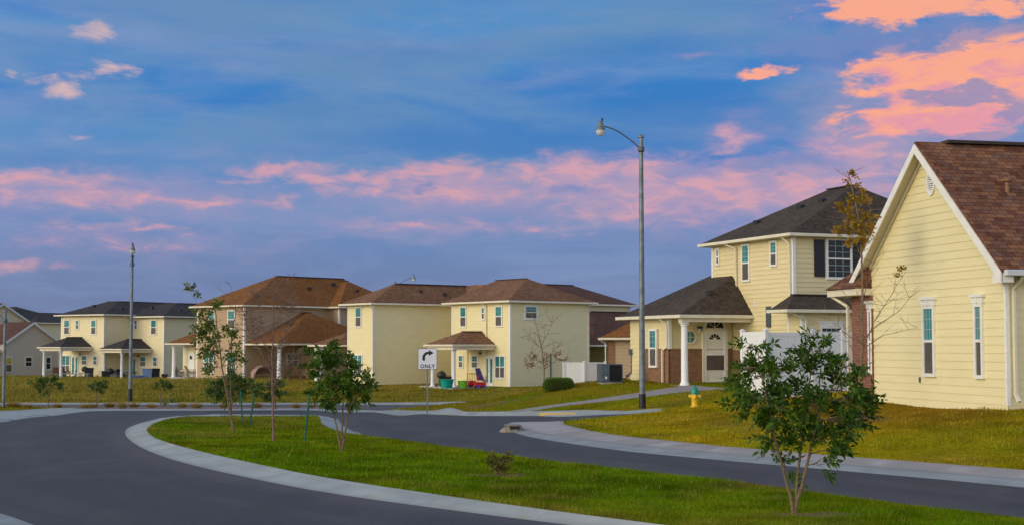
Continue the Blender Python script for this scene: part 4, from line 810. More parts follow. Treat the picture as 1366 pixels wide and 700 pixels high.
# downspouts, meter, vents
y3 = hD.onx(984, 350)[0]; hD.spout([(-.42, y3+.7, 6.05), (-.1, y3, 5.8), (-.07, y3, 3.0+1.1)]); hD.spout([(-.42, .35, 6.05), (-.1, .12, 5.7), (-.07, .12, .2)])
hD.spout([(-3.52, 4.9, zr-.1), (-3.2, 4.72, zr-.42), (-3.2, 4.72, 1.6), (-3.24, 5.05, 1.45), (-3.24, 5.05, .1)]); ym = hD.onx(1027, 420)[0]; MB().box(-.12, 0, ym-.12, ym+.14, hD.onx(1027, 436)[1], hD.onx(1027, 408)[1]).build('meter_box', M['galvd'], hD.e, bevel=.02)
ym = hD.onx(843, 480, -3.08)[0]; mt = MB(); mt.box(-3.2, -3.08, ym-.1, ym+.1, 1.25, 1.5); mt.bar((-3.12, ym, 1.25), (-3.12, ym, .45), .04); mt.bar((-3.12, ym, .45), (-3.12, ym+.5, .3), .05); mt.build('meter_box', M['galvd'], hD.e)
MB().box(-.05, 0, hD.onx(1008, 404)[0]-.04, hD.onx(1008, 404)[0]+.04, hD.onx(1008, 409)[1], hD.onx(1008, 401)[1]).build('vent_hood', M['vinyl'], hD.e)
for (y, x) in ((3.3, 2.6), (2.3, 3.0), (4.9, 1.4)):
    z = 6.12+2.38*(x+.38)/4.98; hD.vent(rD, x, y, z+.02, .26)
hD.vent(rW, -1.6, 3.9, zr+.95, .2)

# --- near gable house on the right
hN = House('gabled_house', 1345, 541.5, 29.4, 13, 'pale yellow gabled house with brown shingle roof at the right edge', M['cream2'], M['near_roof'])
hN.course = .178; hN.lip = .016
zw = 2.96; zpk = 5.75
def near_house():
    h = hN; W = 6.2; k = (zpk-zw)/(W/2); mb = MB()
    # plane x = 0 faces -x ; lap wants outward on the right of p->q : go from far (y=W) to near (y=0)
    h.lap(mb, (0, W), (0, 0), -.158, zw); h.lap(mb, (0, W), (0, 0), zw, zpk, top=lambda z: ((z-zw)/k, W-(z-zw)/k))
    h.lap(mb, (0, 0), (14, 0), -.158, zw); mb.build('wall', h.wall, h.e)
    MB().box(.03, 14, .03, W+.6, -.9, -.12).build('foundation', M['found'], h.e)
    fw = MB(); h.lap(fw, (14, W), (0, W), .02, zw); fw.build('wall', h.wall, h.e)
    ov = .30; e = .34; lo = zw-e*k+.14; t = .05
    r = MB(); th = .06
    for ye in (-e, W+e):
        a = (-ov, ye, lo); b = (15, ye, lo); c = (15, W/2, zpk+.14); d = (-ov, W/2, zpk+.14); r.face(a, b, c, d)
    for ye in (-e, W+e):
        r.face((-ov, ye, lo), (-ov, W/2, zpk+.14), (-ov, W/2, zpk+.14-th), (-ov, ye, lo-th)); r.face((-ov, ye, lo), (15, ye, lo), (15, ye, lo-th), (-ov, ye, lo-th))
    ro = r.build('roof', h.roofm, h.e, upward=True)
    rc = MB(); rc.bar((.45, W/2, zpk+.15), (15, W/2, zpk+.15), .34, .07); rc.build('ridge_vent', M['cap'], ro); MB().lathe([(.05, -.1), (.05, .22), (.10, .23), (.11, .27), (.06, .31)], (1.15, 1.7, zw+1.7*k+.13), 12).build('roof_vent', M['wood'], ro)
    f = MB()
    for ye in (-e, W+e):
        vs = [Vector((-ov, ye, lo-th)), Vector((-ov, W/2, zpk+.14-th)), Vector((-ov, W/2, zpk+.14-th-.22)), Vector((-ov, ye, lo-th-.22))]; vs += [v+Vector((-.03, 0, 0)) for v in vs]
        f.add(vs, [(0, 1, 2, 3), (7, 6, 5, 4), (0, 4, 5, 1), (3, 2, 6, 7), (0, 3, 7, 4), (1, 5, 6, 2)])
    f.build('rake_board', M['trim'], h.e)
    s = MB()
    for ye in (-e, W+e): s.face((-ov, ye, lo-th-.12), (0, ye, lo-th-.12), (0, W/2, zpk-.04), (-ov, W/2, zpk-.04)); s.face((0, ye, lo-th-.14), (15, ye, lo-th-.14), (15, 0 if ye < 0 else W, lo-th-.14), (0, 0 if ye < 0 else W, lo-th-.14))
    s.build('soffit', M['soffit'], h.e)
    # frieze strip following the rake on the wall
    fz = MB()
    for sg in (-1, 1):
        y0 = W/2+sg*W/2; p = Vector((-.03, y0, zw-.02)); q = Vector((-.03, W/2, zpk-.02)); fz.add([p, q, q-Vector((0, 0, .12)), p-Vector((0, 0, .12)), p+Vector((-.03, 0, 0)), q+Vector((-.03, 0, 0)), q+Vector((-.03, 0, -.12)), p+Vector((-.03, 0, -.12))], [(0, 1, 2, 3), (7, 6, 5, 4), (0, 4, 5, 1), (3, 2, 6, 7)])
    fz.build('frieze_board', M['trimc'], h.e)
    g = MB(); g.box(-.26, 15, -e-.12, -e+.0, lo-.13, lo-.005); g.build('gutter', M['greytrim'], h.e, bevel=.02)
    MB().box(-.27, -.03, -e+.0, .06, lo-.26, lo-.07).build('eave_return', M['trim'], h.e)
    MB().box(-.03, .05, -.03, .05, .01, zw-.3).build('corner_board', M['trim'], h.e)
    # far eave return, shingled pent and brick pier
    ZL = 2.74; MB().box(-.45, .9, W-.35, W+1.25, ZL-.26, ZL-.09).build('eave_return', M['trimc'], h.e, bevel=.015)
    pr = MB(); za = ZL-.085; pr.face((-.5, W-.35, za), (-.5, W+1.3, za), (.1, W+.55, za+.55), (.1, W-.3, za+.75)); pr.face((-.5, W+1.3, za), (1.4, W+1.3, za), (1.4, W+.55, za+.55), (.1, W+.55, za+.55)); pr.face((-.5, W-.35, za), (.1, W-.3, za+.75), (.1, W-.35, za)); pr.build('pent_roof', h.roofm, h.e, upward=True)
    MB().box(-.06, .5, 5.80, 6.86, 0, ZL-.26).build('brick_pier', M['brickr'], h.e)
    h.spout([(-.4, W+1.2, ZL-.2), (-.12, W+.75, ZL-.5), (-.12, W+.75, .1)], .08, M['trimc'])
    h.spout([(.20, -e-.06, lo-.1), (.13, -.08, lo-.40), (.13, -.08, .25), (.13, -.2, .1)], .07, M['trimc'])
    for (u0, v0, u1, v1) in ((1234.6, 411.5, 1247.6, 497.5), (1303.5, 408.5, 1312.2, 499.8)):
        a = h.onx(u0, v0); b = h.onx(u1, v1); um = (u0+u1)/2; h.window('x', 0, b[0], a[0], h.onx(um, v1)[1], h.onx(um, v0)[1], mun=(3, 3, False), head=True, fr=.075)
    a = h.onx(1156.2, 415); b = h.onx(1163, 500); h.window('x', 0, b[0], min(a[0], 6.0)-.12, h.onx(1240, 497.5)[1], h.onx(1240, 411.5)[1], mun=(3, 3, False), head=True, fr=.075)
    # oval gable vent
    yv, zv = h.onx(1243.2, 244); o = MB(); n = 24
    for i in range(n):
        t0, t1 = 2*math.pi*i/n, 2*math.pi*(i+1)/n; q = [(yv+rr*math.cos(t), zv+(rr*1.65)*math.sin(t)) for rr, t in ((.13, t0), (.13, t1), (.18, t1), (.18, t0))]
        o.add([(xx, a, b) for xx in (-.05, 0) for a, b in q], [(0, 1, 2, 3), (7, 6, 5, 4), (0, 4, 5, 1), (3, 2, 6, 7)])
    for k in range(-4, 5): z = zv+k*.047; w = .13*math.sqrt(max(0, 1-((k*.047)/.21)**2)); o.box(-.04, -.01, yv-w, yv+w, z-.014, z+.012)
    vo = o.build('gable_vent', M['vinyl'], h.e); MB().face(*[(-.012, yv+.13*math.cos(t), zv+.21*math.sin(t)) for t in np.linspace(0, 2*math.pi, 20, endpoint=False)]).build('vent_backing', M['found'], vo)
    yo, zo = h.onx(1228.3, 506); MB().box(-.04, 0, yo-.025, yo+.025, zo-.06, zo+.06).build('outlet_box', M['galvd'], h.e)
near_house()

# ------------------------------------------------------------------ street lamps
def street_lamp(name, label, P, hgt, ang, arm=1.7, rb=.105, rt=.06, band=.55, group='steel street lamps', head=True):
    t = empty(name, P, R(ang), label, 'street lamp', group)
    MB().tube([(0, 0, -.1), (0, 0, hgt)], [rb, rt], 16).build('pole', M['galv'], t, smooth=True)
    MB().lathe([(rb+.012, -.1), (rb+.010, band)], (0, 0, 0), 16).build('painted_base', M['blk'], t, smooth=True)
    MB().lathe([(rt*.6, 0), (rt*1.7, .02), (rt*1.6, .06), (rt*.5, .12)], (0, 0, hgt), 14).build('pole_cap', M['galv'], t, smooth=True)
    z = hgt-.42; pts = [(0, 0, z)]
    for k in range(1, 9):
        f = k/8; pts.append((-arm*f, 0, z+.92*(1-(1-f)**1.55)*.92))
    a = MB().tube(pts, .027, 10).build('arm', M['galvd'], t, smooth=True); MB().lathe([(rt+.02, -.1), (rt+.05, -.06), (rt+.05, .07), (rt+.02, .1)], (0, 0, z), 12).build('bracket', M['galvd'], t)
    hx = -arm-.12; hz = pts[-1][2]
    hd = MB().lathe([(.17, -.16), (.165, -.1), (.12, -.02), (.10, .02), (.10, .12), (.08, .16), (.045, .2)], (hx, 0, hz), 18).build('lamp_head', M['galv'], t, smooth=True)
    MB().lathe([(.08, -.34), (.15, -.27), (.17, -.18), (.17, -.16)], (hx, 0, hz), 18).build('lens', M['lens'], hd, smooth=True); MB().lathe([(.035, .2), (.04, .28), (.03, .3)], (hx+.06, 0, hz), 10).build('photocell', M['blk'], hd); return t
P = G(857, 545, LW); topz = H+(460-183)/kk(P[1])
street_lamp('street_lamp', 'tall steel street lamp on the lawn in front of the yellow house', P, topz-P[2], 0, arm=1.36, rb=.115, rt=.075)
P = G(173.5, 535.5, LW); topz = H+(460-343)/kk(P[1]); street_lamp('street_lamp', 'far street lamp standing in front of the twin cream houses', P, topz-P[2], 105, arm=1.5, rb=.115, rt=.075, band=.75)
P = G(4.5, 543, LW); street_lamp('street_lamp', 'thin street lamp at the left edge with its arm pointing left', P, H+(460-416)/kk(P[1])-P[2], 0, arm=1.3, rb=.08, rt=.07, band=.05)
P = atY(527, 470, 125); P[2] = -.9; street_lamp('street_lamp', 'street lamp mostly hidden behind the duplex, only its curved arm above the roof', P, H+(460-376.5)/kk(125)+.9, 180, arm=1.5, rb=.1, rt=.06)

# ------------------------------------------------------------------ hydrant
P = G(927, 542.5, LW); hy = empty('fire_hydrant', P, R(-20), 'yellow fire hydrant with a green bonnet on the lawn', 'fire hydrant'); hy.scale = (.92, .92, .92)
b = MB(); b.lathe([(.17, -.05), (.17, .03), (.12, .05), (.115, .38), (.13, .42), (.13, .46), (.12, .47)], n=20).build('barrel', M['hyd_y'], hy, smooth=True)
MB().lathe([(.15, .46), (.155, .50), (.14, .58), (.10, .67), (.05, .72), (.03, .73), (.03, .79)], n=18).build('bonnet', M['hyd_g'], hy, smooth=True)
for a in (0, 180, 270):
    c, s_ = math.cos(R(a)), math.sin(R(a)); r = .055 if a != 270 else .075
    MB().tube([(c*.1, s_*.1, .38), (c*.19, s_*.19, .38), (c*.19, s_*.19, .38), (c*.215, s_*.215, .38)], [r, r, r*1.15, r*1.15], 12).build('outlet_cap', M['hyd_y'], hy, smooth=True)

# ------------------------------------------------------------------ turn sign
def turn_sign():
    P = G(570, 549, LW); k = kk(P[1]); t = empty('traffic_sign', P, R(4), 'white right-turn ONLY sign on a steel post beside the far kerb', 'road sign')
    zc = H+(460-478)/k-P[2]+.0; w = .80; h = .88
    MB().box(-.03, .03, -.02, .02, -.1, zc+h/2-.02).build('post', M['galv'], t)
    def rr(w, h, r, y0, y1, n=5):
        pts = []
        for cx_, cz_, a in ((w/2-r, h/2-r, 0), (-w/2+r, h/2-r, 90), (-w/2+r, -h/2+r, 180), (w/2-r, -h/2+r, 270)):
            for i in range(n+1): q = R(a+90*i/n); pts.append((cx_+r*math.cos(q), zc+cz_+r*math.sin(q)))
        m_ = MB(); m = len(pts); m_.add([(x, y0, z) for x, z in pts]+[(x, y1, z) for x, z in pts], [tuple(range(m)), tuple(range(2*m-1, m-1, -1))]+[(i, i+m, (i+1) % m+m, (i+1) % m) for i in range(m)]); return m_
    rr(w, h, .05, -.03, -.024).build('border', M['sign_b'], t); bd = rr(w-.0, h, .05, -.0235, -.021).build('panel', M['sign_w'], t)
    rr(w-.035, h-.035, .04, -.0345, -.031).build('face', M['sign_w'], t)
    # arrow: shaft curving up and right
    ar = MB(); pts = [(-.16, -.13)] + [(-.16+.19*(1-math.cos(q)), -.02+.21*math.sin(q)) for q in np.linspace(0, math.pi/2, 9)]+[(.06, .19)]
    wd = .055; L_ = [];
    for i, p in enumerate(pts):
        d = Vector(pts[min(i+1, len(pts)-1)])-Vector(pts[max(i-1, 0)]); d.normalize(); n = Vector((-d.y, d.x)); L_.append((Vector(p)+n*wd, Vector(p)-n*wd))
    for i in range(len(L_)-1):
        a, b = L_[i]; c, d = L_[i+1]; ar.add([(q.x, -.0375, zc+q.y+.06) for q in (a, b, d, c)], [(0, 1, 2, 3)])
    ar.face(*[(x, -.0375, zc+z+.06) for x, z in ((.06, .31), (.06, .07), (.26, .19))]); ar.build('arrow', M['sign_b'], t)
    cu = bpy.data.curves.new('lettering', 'FONT'); cu.body = 'ONLY'; cu.size = .21; cu.extrude = .002; cu.offset = .006; cu.align_x = 'CENTER'; cu.space_character = 1.15
    o = bpy.data.objects.new('lettering', cu); o.rotation_euler = (R(90), 0, 0); col.objects.link(o); bpy.context.view_layer.update()
    me = bpy.data.meshes.new_from_object(o.evaluated_get(bpy.context.evaluated_depsgraph_get())); bpy.data.objects.remove(o)
    lo = bpy.data.objects.new('lettering', me); me.materials.clear(); me.materials.append(M['sign_b']); lo.rotation_euler = (R(90), 0, 0); lo.location = (0, -.0375, zc-.375); link(lo, t)
turn_sign()

# ------------------------------------------------------------------ fences, AC unit, storm drain
def panel(par, p, q, z0, z1, name='fence_panel'):
    d = (Vector(q)-Vector(p)); L_ = d.length; d.normalize(); n = Vector((-d.y, d.x)); m = MB(); k = int(L_/.16)+1
    for i in range(k):
        a = Vector(p)+d*(L_*i/k+.004); b = Vector(p)+d*(L_*(i+1)/k-.004); m.bar((a.x, a.y, (z0+z1)/2), (b.x, b.y, (z0+z1)/2), .025, z1-z0-.2)
    for z in (z0+.06, z1-.06): m.bar((p[0], p[1], z), (q[0], q[1], z), .05, .12)
    return m.build(name, M['vinyl'], par)
def fpost(par, p, z0, z1):
    m = MB(); m.box(p[0]-.065, p[0]+.065, p[1]-.065, p[1]+.065, z0, z1); m.box(p[0]-.085, p[0]+.085, p[1]-.085, p[1]+.085, z1, z1+.03); m.add([(p[0]+a*.07, p[1]+b*.07, z1+.03) for a, b in ((-1, -1), (1, -1), (1, 1), (-1, 1))]+[(p[0], p[1], z1+.09)], [(0, 1, 4), (1, 2, 4), (2, 3, 4), (3, 0, 4)]); return m.build('fence_post', M['vinyl'], par)
P = G(1022, 533, LW); Yf = P[1]; P = atY(1022, 460, Yf); fz0 = zl(P[0], P[1]); P[2] = fz0
fe = empty('vinyl_fence', P, R(22.3), 'white vinyl privacy fence behind the leafy island tree beside the yellow house', 'fence'); ft = H+(460-442)/kk(Yf)-fz0
tt = [(0, 0), (0, 1.5), (1.85, 0), (3.1, 0), (5.2, 0)]
for p in tt: fpost(fe, p, -.5, ft+.03)
panel(fe, (0, 0), (0, 1.5), 0.04, ft); panel(fe, (1.85, 0), (3.1, 0), .04, ft); panel(fe, (3.1, 0), (5.2, 0), .04, ft); gt = panel(fe, (.09, 0), (1.76, 0), .06, ft-.02, 'gate'); MB().box(1.55, 1.7, -.06, -.03, ft*.55, ft*.62).build('latch', M['blk'], gt)
Y2 = 92; P = atY(752, 512, Y2); P[2] = -.55; fe2 = empty('vinyl_fence', P, R(10), 'short white vinyl fence between the cream duplex and the air conditioner', 'fence'); t2 = H+(460-482)/kk(Y2)+.55
for p in ((0, 0), (1.3, -.25), (2.75, -.0)): fpost(fe2, p, -.5, t2)
panel(fe2, (0, 0), (1.3, -.25), 0, t2-.03); panel(fe2, (1.3, -.25), (2.75, 0), 0, t2-.03)
P = atY(803, 505.5, 61); P[2] = zl(P[0], P[1]); k = kk(61)
ac_ = empty('air_conditioner', (P[0], P[1], P[2]), R(12), 'dark outdoor air conditioner unit at the left corner of the yellow house', 'air conditioner')
w_ = .93; hh = H+(460-485)/k-P[2]
MB().box(.0, w_, 0, .8, -.3, .06).build('pad', M['slab'], ac_); cs = MB(); cs.box(0, .05, 0, .8, .06, hh); cs.box(w_-.04, w_, 0, .8, .06, hh); cs.box(.0, w_, 0, .8, hh-.05, hh); cs.box(0, w_, 0, .8, .06, .12); cs.box(.05, .34, -.01, .05, .1, hh-.04); cs.build('casing', M['galvd'], ac_, bevel=.012)
MB().box(.05, w_-.04, .03, .77, .1, hh-.05).build('coil', M['blk'], ac_); gl_ = MB()
for i in range(16): x = .36+i*(w_-.42)/16; gl_.box(x, x+.008, -.008, .0, .1, hh-.05)
for i in range(10): z = .12+i*(hh-.2)/10; gl_.box(.34, w_-.04, -.012, -.004, z, z+.008)
gl_.build('grille', M['blk'], ac_); MB().box(.14, .22, -.014, -.008, .22, .32).build('rating_plate', M['vinyl'], ac_); MB().tube([(w_, .4, .25), (w_+.25, .5, .2), (w_+.5, .8, .35)], .03, 8).build('refrigerant_line', M['blk'], ac_)
P = G(684, 574, .03); dn = empty('storm_drain', P, R(15), 'old concrete storm drain inlet at the tip of the side road kerb', 'storm drain'); dn.scale = (.62, .62, .75)
q = MB(); q.lathe([(.62, -.1), (.55, .03), (.38, .13), (.2, .17)], n=20, sy=.8); q.build('apron', M['drain'], dn, smooth=True); q = MB(); q.box(-.28, .28, -.34, -.22, .0, .20); q.box(-.3, .3, -.38, .3, .17, .22); q.build('lintel', M['drain'], dn, bevel=.02); MB().box(-.2, .2, -.392, -.3, .06, .16).build('opening', M['blk'], dn)

# ------------------------------------------------------------------ trees and plants
def leaf_cluster(centers, dirs, n_leaf, ll, lw, spread, rnd, droop=.25):
    """compound leaves: leaflets set along a short rachis"""
    V = []; Fs = []
    for c, d in zip(centers, dirs):
        d = Vector(d).normalized(); side = d.cross(Vector((rnd.uniform(-1, 1), rnd.uniform(-1, 1), rnd.uniform(-.2, 1)))).normalized(); up = side.cross(d)
        L_ = spread*rnd.uniform(.7, 1.2)
        for i in range(n_leaf):
            f = (i+.5)/n_leaf; p = Vector(c)+d*L_*f-Vector((0, 0, droop*L_*f*f))
            sg = 1 if i % 2 else -1; ld = (side*sg*rnd.uniform(.7, 1)+d*rnd.uniform(.3, .9)+up*rnd.uniform(-.4, .4)-Vector((0, 0, droop*.6))).normalized()
            if i == n_leaf-1: ld = d
            nn = ld.cross(up+Vector((rnd.uniform(-.5, .5), rnd.uniform(-.5, .5), rnd.uniform(-.5, .5)))).normalized(); s_ = rnd.uniform(.5, 1.3); a = p; l = ll*s_; w = lw*s_; k = ld.cross(nn)*w*.25
            b = len(V); V += [a, a+ld*l*.45+nn*w/2+k, a+ld*l-Vector((0, 0, l*.12)), a+ld*l*.45-nn*w/2+k]; Fs += [(b, b+1, b+2), (b, b+2, b+3)]
    return V, Fs
def tree(name, label, cat_, B, stems, blobs, leaf, bark, rstem=.03, seed=1, twn=7, nl=7, ll=.075, lw=.03, spr=.2, twl=.3, rt=.004, group=None, yj=.35, barert=0):
    """stems: list of polylines of (u, v, dy); blobs: (u, v, r_px, dy) crown masses; B: world base"""
    rnd = random.Random(seed); k = kk(B[1]); t = empty(name, B, 0, label, cat_, group)
    def loc(u, v, dy): P = atY(u, v, B[1]); return Vector(((P[0]-B[0])*(1+dy/B[1])+0, dy, (P[2]-B[2])*(1+dy/B[1])))
    m = MB(); nodes = []
    for si, st in enumerate(stems):
        pts = [loc(*p[:3]) for p in st]; dn_ = []
        for i in range(len(pts)-1):
            for q in range(4): dn_.append(pts[i].lerp(pts[i+1], q/4))
        dn_.append(pts[-1]); n = len(dn_); w = [rstem*(1 if si == 0 or True else 1)*(1-.82*(i/(n-1))) for i in range(n)]
        sc = st[0][3] if len(st[0]) > 3 else 1
        if si == 0: w[0] *= 1.35
        dn_ = [dn_[0]]+[p+Vector((rnd.uniform(-1, 1), rnd.uniform(-1, 1), 0))*rstem*.35 for p in dn_[1:]]
        w = [x*sc for x in w]; m.tube(dn_, w, 8); nodes += [(p, x) for p, x in zip(dn_, w) if p.z > .12*abs(pts[-1].z) or True]
    C = []; D = []
    for (u, v, r, dy) in blobs:
        r_ = r/k; c = loc(u, v, dy); near = min(nodes, key=lambda q: (q[0]-c).length+(.6*max(0, q[0].z-c.z)))
        mid = near[0].lerp(c, .5)+Vector((0, 0, r_*.15)); m.tube([near[0], mid, c], [min(near[1]*.7, rstem*.5), rstem*.28, rstem*.16], 5)
        for _ in range(max(2, int(twn*(r_/.3)**1.6))):
            d = Vector((rnd.gauss(0, 1), rnd.gauss(0, 1)*.9, rnd.gauss(.25, .9))).normalized(); e = c+Vector((d.x, d.y, d.z))*r_*rnd.uniform(.35, 1.0); st_ = near[0].lerp(c, rnd.uniform(.3, 1.0))
            m.tube([st_, st_.lerp(e, .55)+Vector((0, 0, .03)), e], [rt*1.6, rt*1.2, rt*.5], 4, caps=False)
            for q in range(3 if leaf else 0):
                f = rnd.uniform(.45, 1); C.append(st_.lerp(e, f)); D.append((e-st_).normalized()*.9+Vector((rnd.uniform(-.7, .7), rnd.uniform(-.7, .7), rnd.uniform(-.35, .6))))
    for _ in range(barert):
        p, w = rnd.choice(nodes[len(nodes)//5:]); d = Vector((rnd.gauss(0, 1), rnd.gauss(0, .8), rnd.uniform(.1, 1.3))).normalized(); L_ = twl*rnd.uniform(.5, 1.2); e = p+d*L_
        m.tube([p, p+d*L_*.5+Vector((0, 0, -.02)), e], [rt*1.5, rt, rt*.4], 4, caps=False)
        for _ in range(2): f = rnd.uniform(.3, .9); s0 = p.lerp(e, f); m.tube([s0, s0+(d+Vector((rnd.gauss(0, .7), rnd.gauss(0, .7), rnd.uniform(0, .7)))).normalized()*L_*.4], [rt*.8, rt*.35], 3, caps=False)
    m.build('trunk', bark, t, smooth=True)
    if C:
        V, Fs = leaf_cluster(C, D, nl, ll, lw, spr, rnd); np_mesh('crown', [tuple(v) for v in V], Fs, leaf, t)
    return t
tree('island_tree', 'leafy multi-stemmed young tree at the right end of the island', 'tree', G(1059, 683, LW),
     [[(1059, 683, 0), (1052, 650, 0), (1036, 600, -.05), (1024, 545, -.1), (1012, 490, -.1), (1008, 462, -.1)], [(1061, 683, 0), (1064, 640, .03), (1070, 590, .05), (1078, 530, .1), (1088, 475, .1)], [(1061, 680, 0), (1076, 620, 0), (1088, 560, -.1), (1112, 505, -.15), (1128, 470, -.2)]],
     [(1012, 476, 20, -.1), (1008, 505, 26, .1), (1000, 530, 26, -.15), (1022, 535, 28, .15), (1040, 500, 24, -.1), (1030, 565, 26, 0), (1045, 545, 24, -.2), (1055, 525, 22, .2), (1072, 480, 24, 0), (1090, 500, 30, .15), (1080, 540, 30, -.15), (1100, 550, 28, .1), (1095, 585, 24, -.1), (1070, 592, 20, 0), (1118, 520, 30, -.1), (1130, 490, 26, .1), (1095, 466, 18, 0), (1140, 540, 26, 0), (1160, 530, 18, .1), (1128, 560, 22, -.1), (1158, 556, 16, 0), (990, 492, 18, 0), (984, 540, 16, .1), (996, 463, 15, 0), (1078, 458, 10, 0), (1110, 600, 14, 0), (1042, 595, 16, .1), (1050, 618, 13, .1), (1098, 618, 13, -.1), (1020, 585, 15, 0), (1125, 585, 15, .1)],
     M['leafd'], M['barkl'], rstem=.024, seed=3, twn=13, nl=9, ll=.10, lw=.036, spr=.19, rt=.003)
tree('island_tree', 'bushy dark young tree on three thin stems mid-island', 'tree', G(455, 602, LW),
     [[(456, 602, 0), (450, 575, 0), (444, 545, 0), (440, 505, 0)], [(456, 602, 0), (456, 570, .05), (457, 530, .05), (455, 480, 0)], [(457, 602, 0), (461, 570, 0), (468, 540, -.05), (484, 510, -.1)]],
     [(430, 480, 14, 0), (428, 503, 16, .1), (424, 525, 12, 0), (446, 490, 18, .1), (448, 515, 20, -.1), (445, 472, 11, 0), (462, 485, 14, 0), (466, 510, 20, .1), (462, 530, 14, 0), (484, 515, 15, 0), (490, 505, 11, 0), (478, 528, 12, .1), (420, 490, 9, 0), (440, 533, 11, 0), (450, 463, 7, 0), (417, 474, 6, 0)],
     M['leafd'], M['barkl'], rstem=.024, seed=4, twn=15, nl=8, ll=.10, lw=.045, spr=.18, rt=.003)
tree('island_tree', 'tall leaning tree with sparse light green leaves on the island', 'tree', G(311, 576, LW),
     [[(312, 576, 0), (305, 540, 0), (298, 500, 0), (292, 455, 0), (288, 420, 0), (284, 395, 0)], [(309, 574, 0, .7), (308, 545, .05), (306, 500, .1), (308, 450, .1), (314, 415, .1), (309, 390, .1), (304, 374, .1)], [(296, 490, 0, .4), (310, 455, 0), (318, 430, -.05)], [(293, 470, 0, .3), (270, 440, .1), (262, 405, .1), (256, 383, .1)]],
     [(276, 425, 9, 0), (284, 440, 9, .1), (272, 450, 8, 0), (290, 455, 9, -.1), (278, 462, 8, 0), (310, 465, 8, 0), (307, 450, 6, .1), (256, 388, 6, .1), (268, 412, 5, 0), (285, 473, 7, 0), (268, 437, 6, 0), (300, 440, 5, 0), (281, 490, 6, 0), (286, 410, 6, 0), (318, 480, 6, 0)],
     M['leafl'], M['barkl'], rstem=.026, seed=5, twn=22, nl=5, ll=.11, lw=.06, spr=.22, barert=22, twl=.45)
tree('island_tree', 'slender leafless tree with fine upright twigs on the island', 'tree', G(365, 588, LW),
     [[(365, 588, 0), (364, 540, 0), (363, 480, 0), (364, 440, 0), (365, 405, 0), (364, 378, 0)], [(363, 500, 0, .35), (345, 465, .1), (330, 440, .1), (322, 415, .1)], [(364, 480, 0, .35), (380, 450, -.1), (390, 420, -.1), (392, 405, -.1)], [(363, 455, 0, .3), (350, 430, -.1), (345, 400, -.1), (342, 395, 0)], [(364, 440, 0, .3), (376, 410, .1), (380, 380, .1)], [(363, 515, 0, .3), (382, 490, .1), (394, 470, .1)], [(363, 470, 0, .3), (342, 445, -.1), (334, 425, .0)]],
     [], None, M['barkr'], rstem=.027, seed=6, barert=480, twl=.32, rt=.0036)
for i, (b_, t_, lb) in enumerate(((( 323.6, 564), (321, 521), 'green steel tree stake right of the leaning tree trunk'), ((332, 570), (339, 525), 'green tree stake leaning right, between the leaning and the bare tree'), ((406, 588), (413, 523), 'green steel tree stake left of the bushy tree'))):
    B = G(*b_, LW); T = atY(*t_, B[1]); s = MB(); d = Vector(T-B); s.bar((0, 0, -.1), d, .035, .012); s.bar((0, .01, -.1), d+Vector((0, .01, 0)), .012, .04)
    for q in range(8): s.bar(d*(.15+.1*q)+Vector((0, -.02, 0)), d*(.17+.1*q)+Vector((0, -.02, 0)), .02)
    o = s.build('tree_stake', M['stake']); o.location = tuple(B); tag(o, lb, 'tree stake', 'green tree stakes')
tree('ash_sapling', 'round-crowned dark sapling across the road behind the leaning tree', 'tree', G(305, 545, LW), [[(305, 545, 0), (304, 530, 0), (306, 510, 0)], [(305, 545, 0), (318, 525, 0), (328, 510, 0)]],
     [(288, 515, 12, 0), (300, 508, 12, 0), (300, 525, 12, .3), (318, 512, 14, -.3), (322, 525, 11, 0), (335, 517, 10, 0), (282, 524, 8, 0), (310, 502, 8, 0), (342, 526, 6, 0)], M['leafm'], M['bark'], rstem=.05, seed=8, twn=8, nl=6, ll=.16, lw=.08, spr=.35, rt=.008)
tree('ash_sapling', 'small dark sapling across the road behind the bare tree', 'tree', G(368, 545, LW), [[(368, 545, 0), (367, 530, 0), (366, 515, 0)]],
     [(360, 520, 9, 0), (370, 515, 8, 0), (374, 527, 7, 0), (358, 530, 6, .2), (352, 516, 5, 0)], M['leafm'], M['bark'], rstem=.045, seed=9, twn=8, nl=6, ll=.16, lw=.08, spr=.3, rt=.008)
for (bu, bv, lb, bl, lf, sd) in ((64, 542, 'young two-lobed tree in the planting strip, leftmost', [(52, 512, 8, 0), (62, 515, 8, 0), (76, 510, 7, 0), (70, 505, 5, 0), (56, 520, 5, 0), (80, 516, 4, 0)], 'leafm', 11), (129, 541.5, 'small round sapling in the planting strip before the left porch', [(126, 516, 7, 0), (136, 513, 6, 0), (132, 520, 5, 0), (140, 517, 3, 0)], 'leafm', 12),
        (214, 541, 'flat-topped sapling in the planting strip right of the far lamp', [(212, 514, 5, 0), (222, 516, 6, 0), (208, 518, 3, 0), (226, 514, 3, 0)], 'leafm', 13)):
    k = tree('strip_sapling', lb, 'tree', G(bu, bv, LW), [[(bu, bv, 0), (bu, (bv+bl[0][1])/2, 0), (bl[0][0]*.5+bu*.5, bl[0][1], 0)]], bl, M[lf], M['bark'], rstem=.04, seed=sd, twn=9, nl=6, ll=.15, lw=.07, spr=.28, rt=.008)
tree('strip_shrub', 'low leafy shrub in the planting strip beside the flat-topped sapling', 'shrub', G(225, 543.5, LW), [[(225, 543.5, 0), (225, 530, 0)]], [(224, 530, 5, 0), (227, 536, 4, 0), (223, 540, 3, 0)], M['leafm'], M['bark'], rstem=.03, seed=14, twn=4, nl=5, ll=.13, lw=.06, spr=.22, rt=.006)
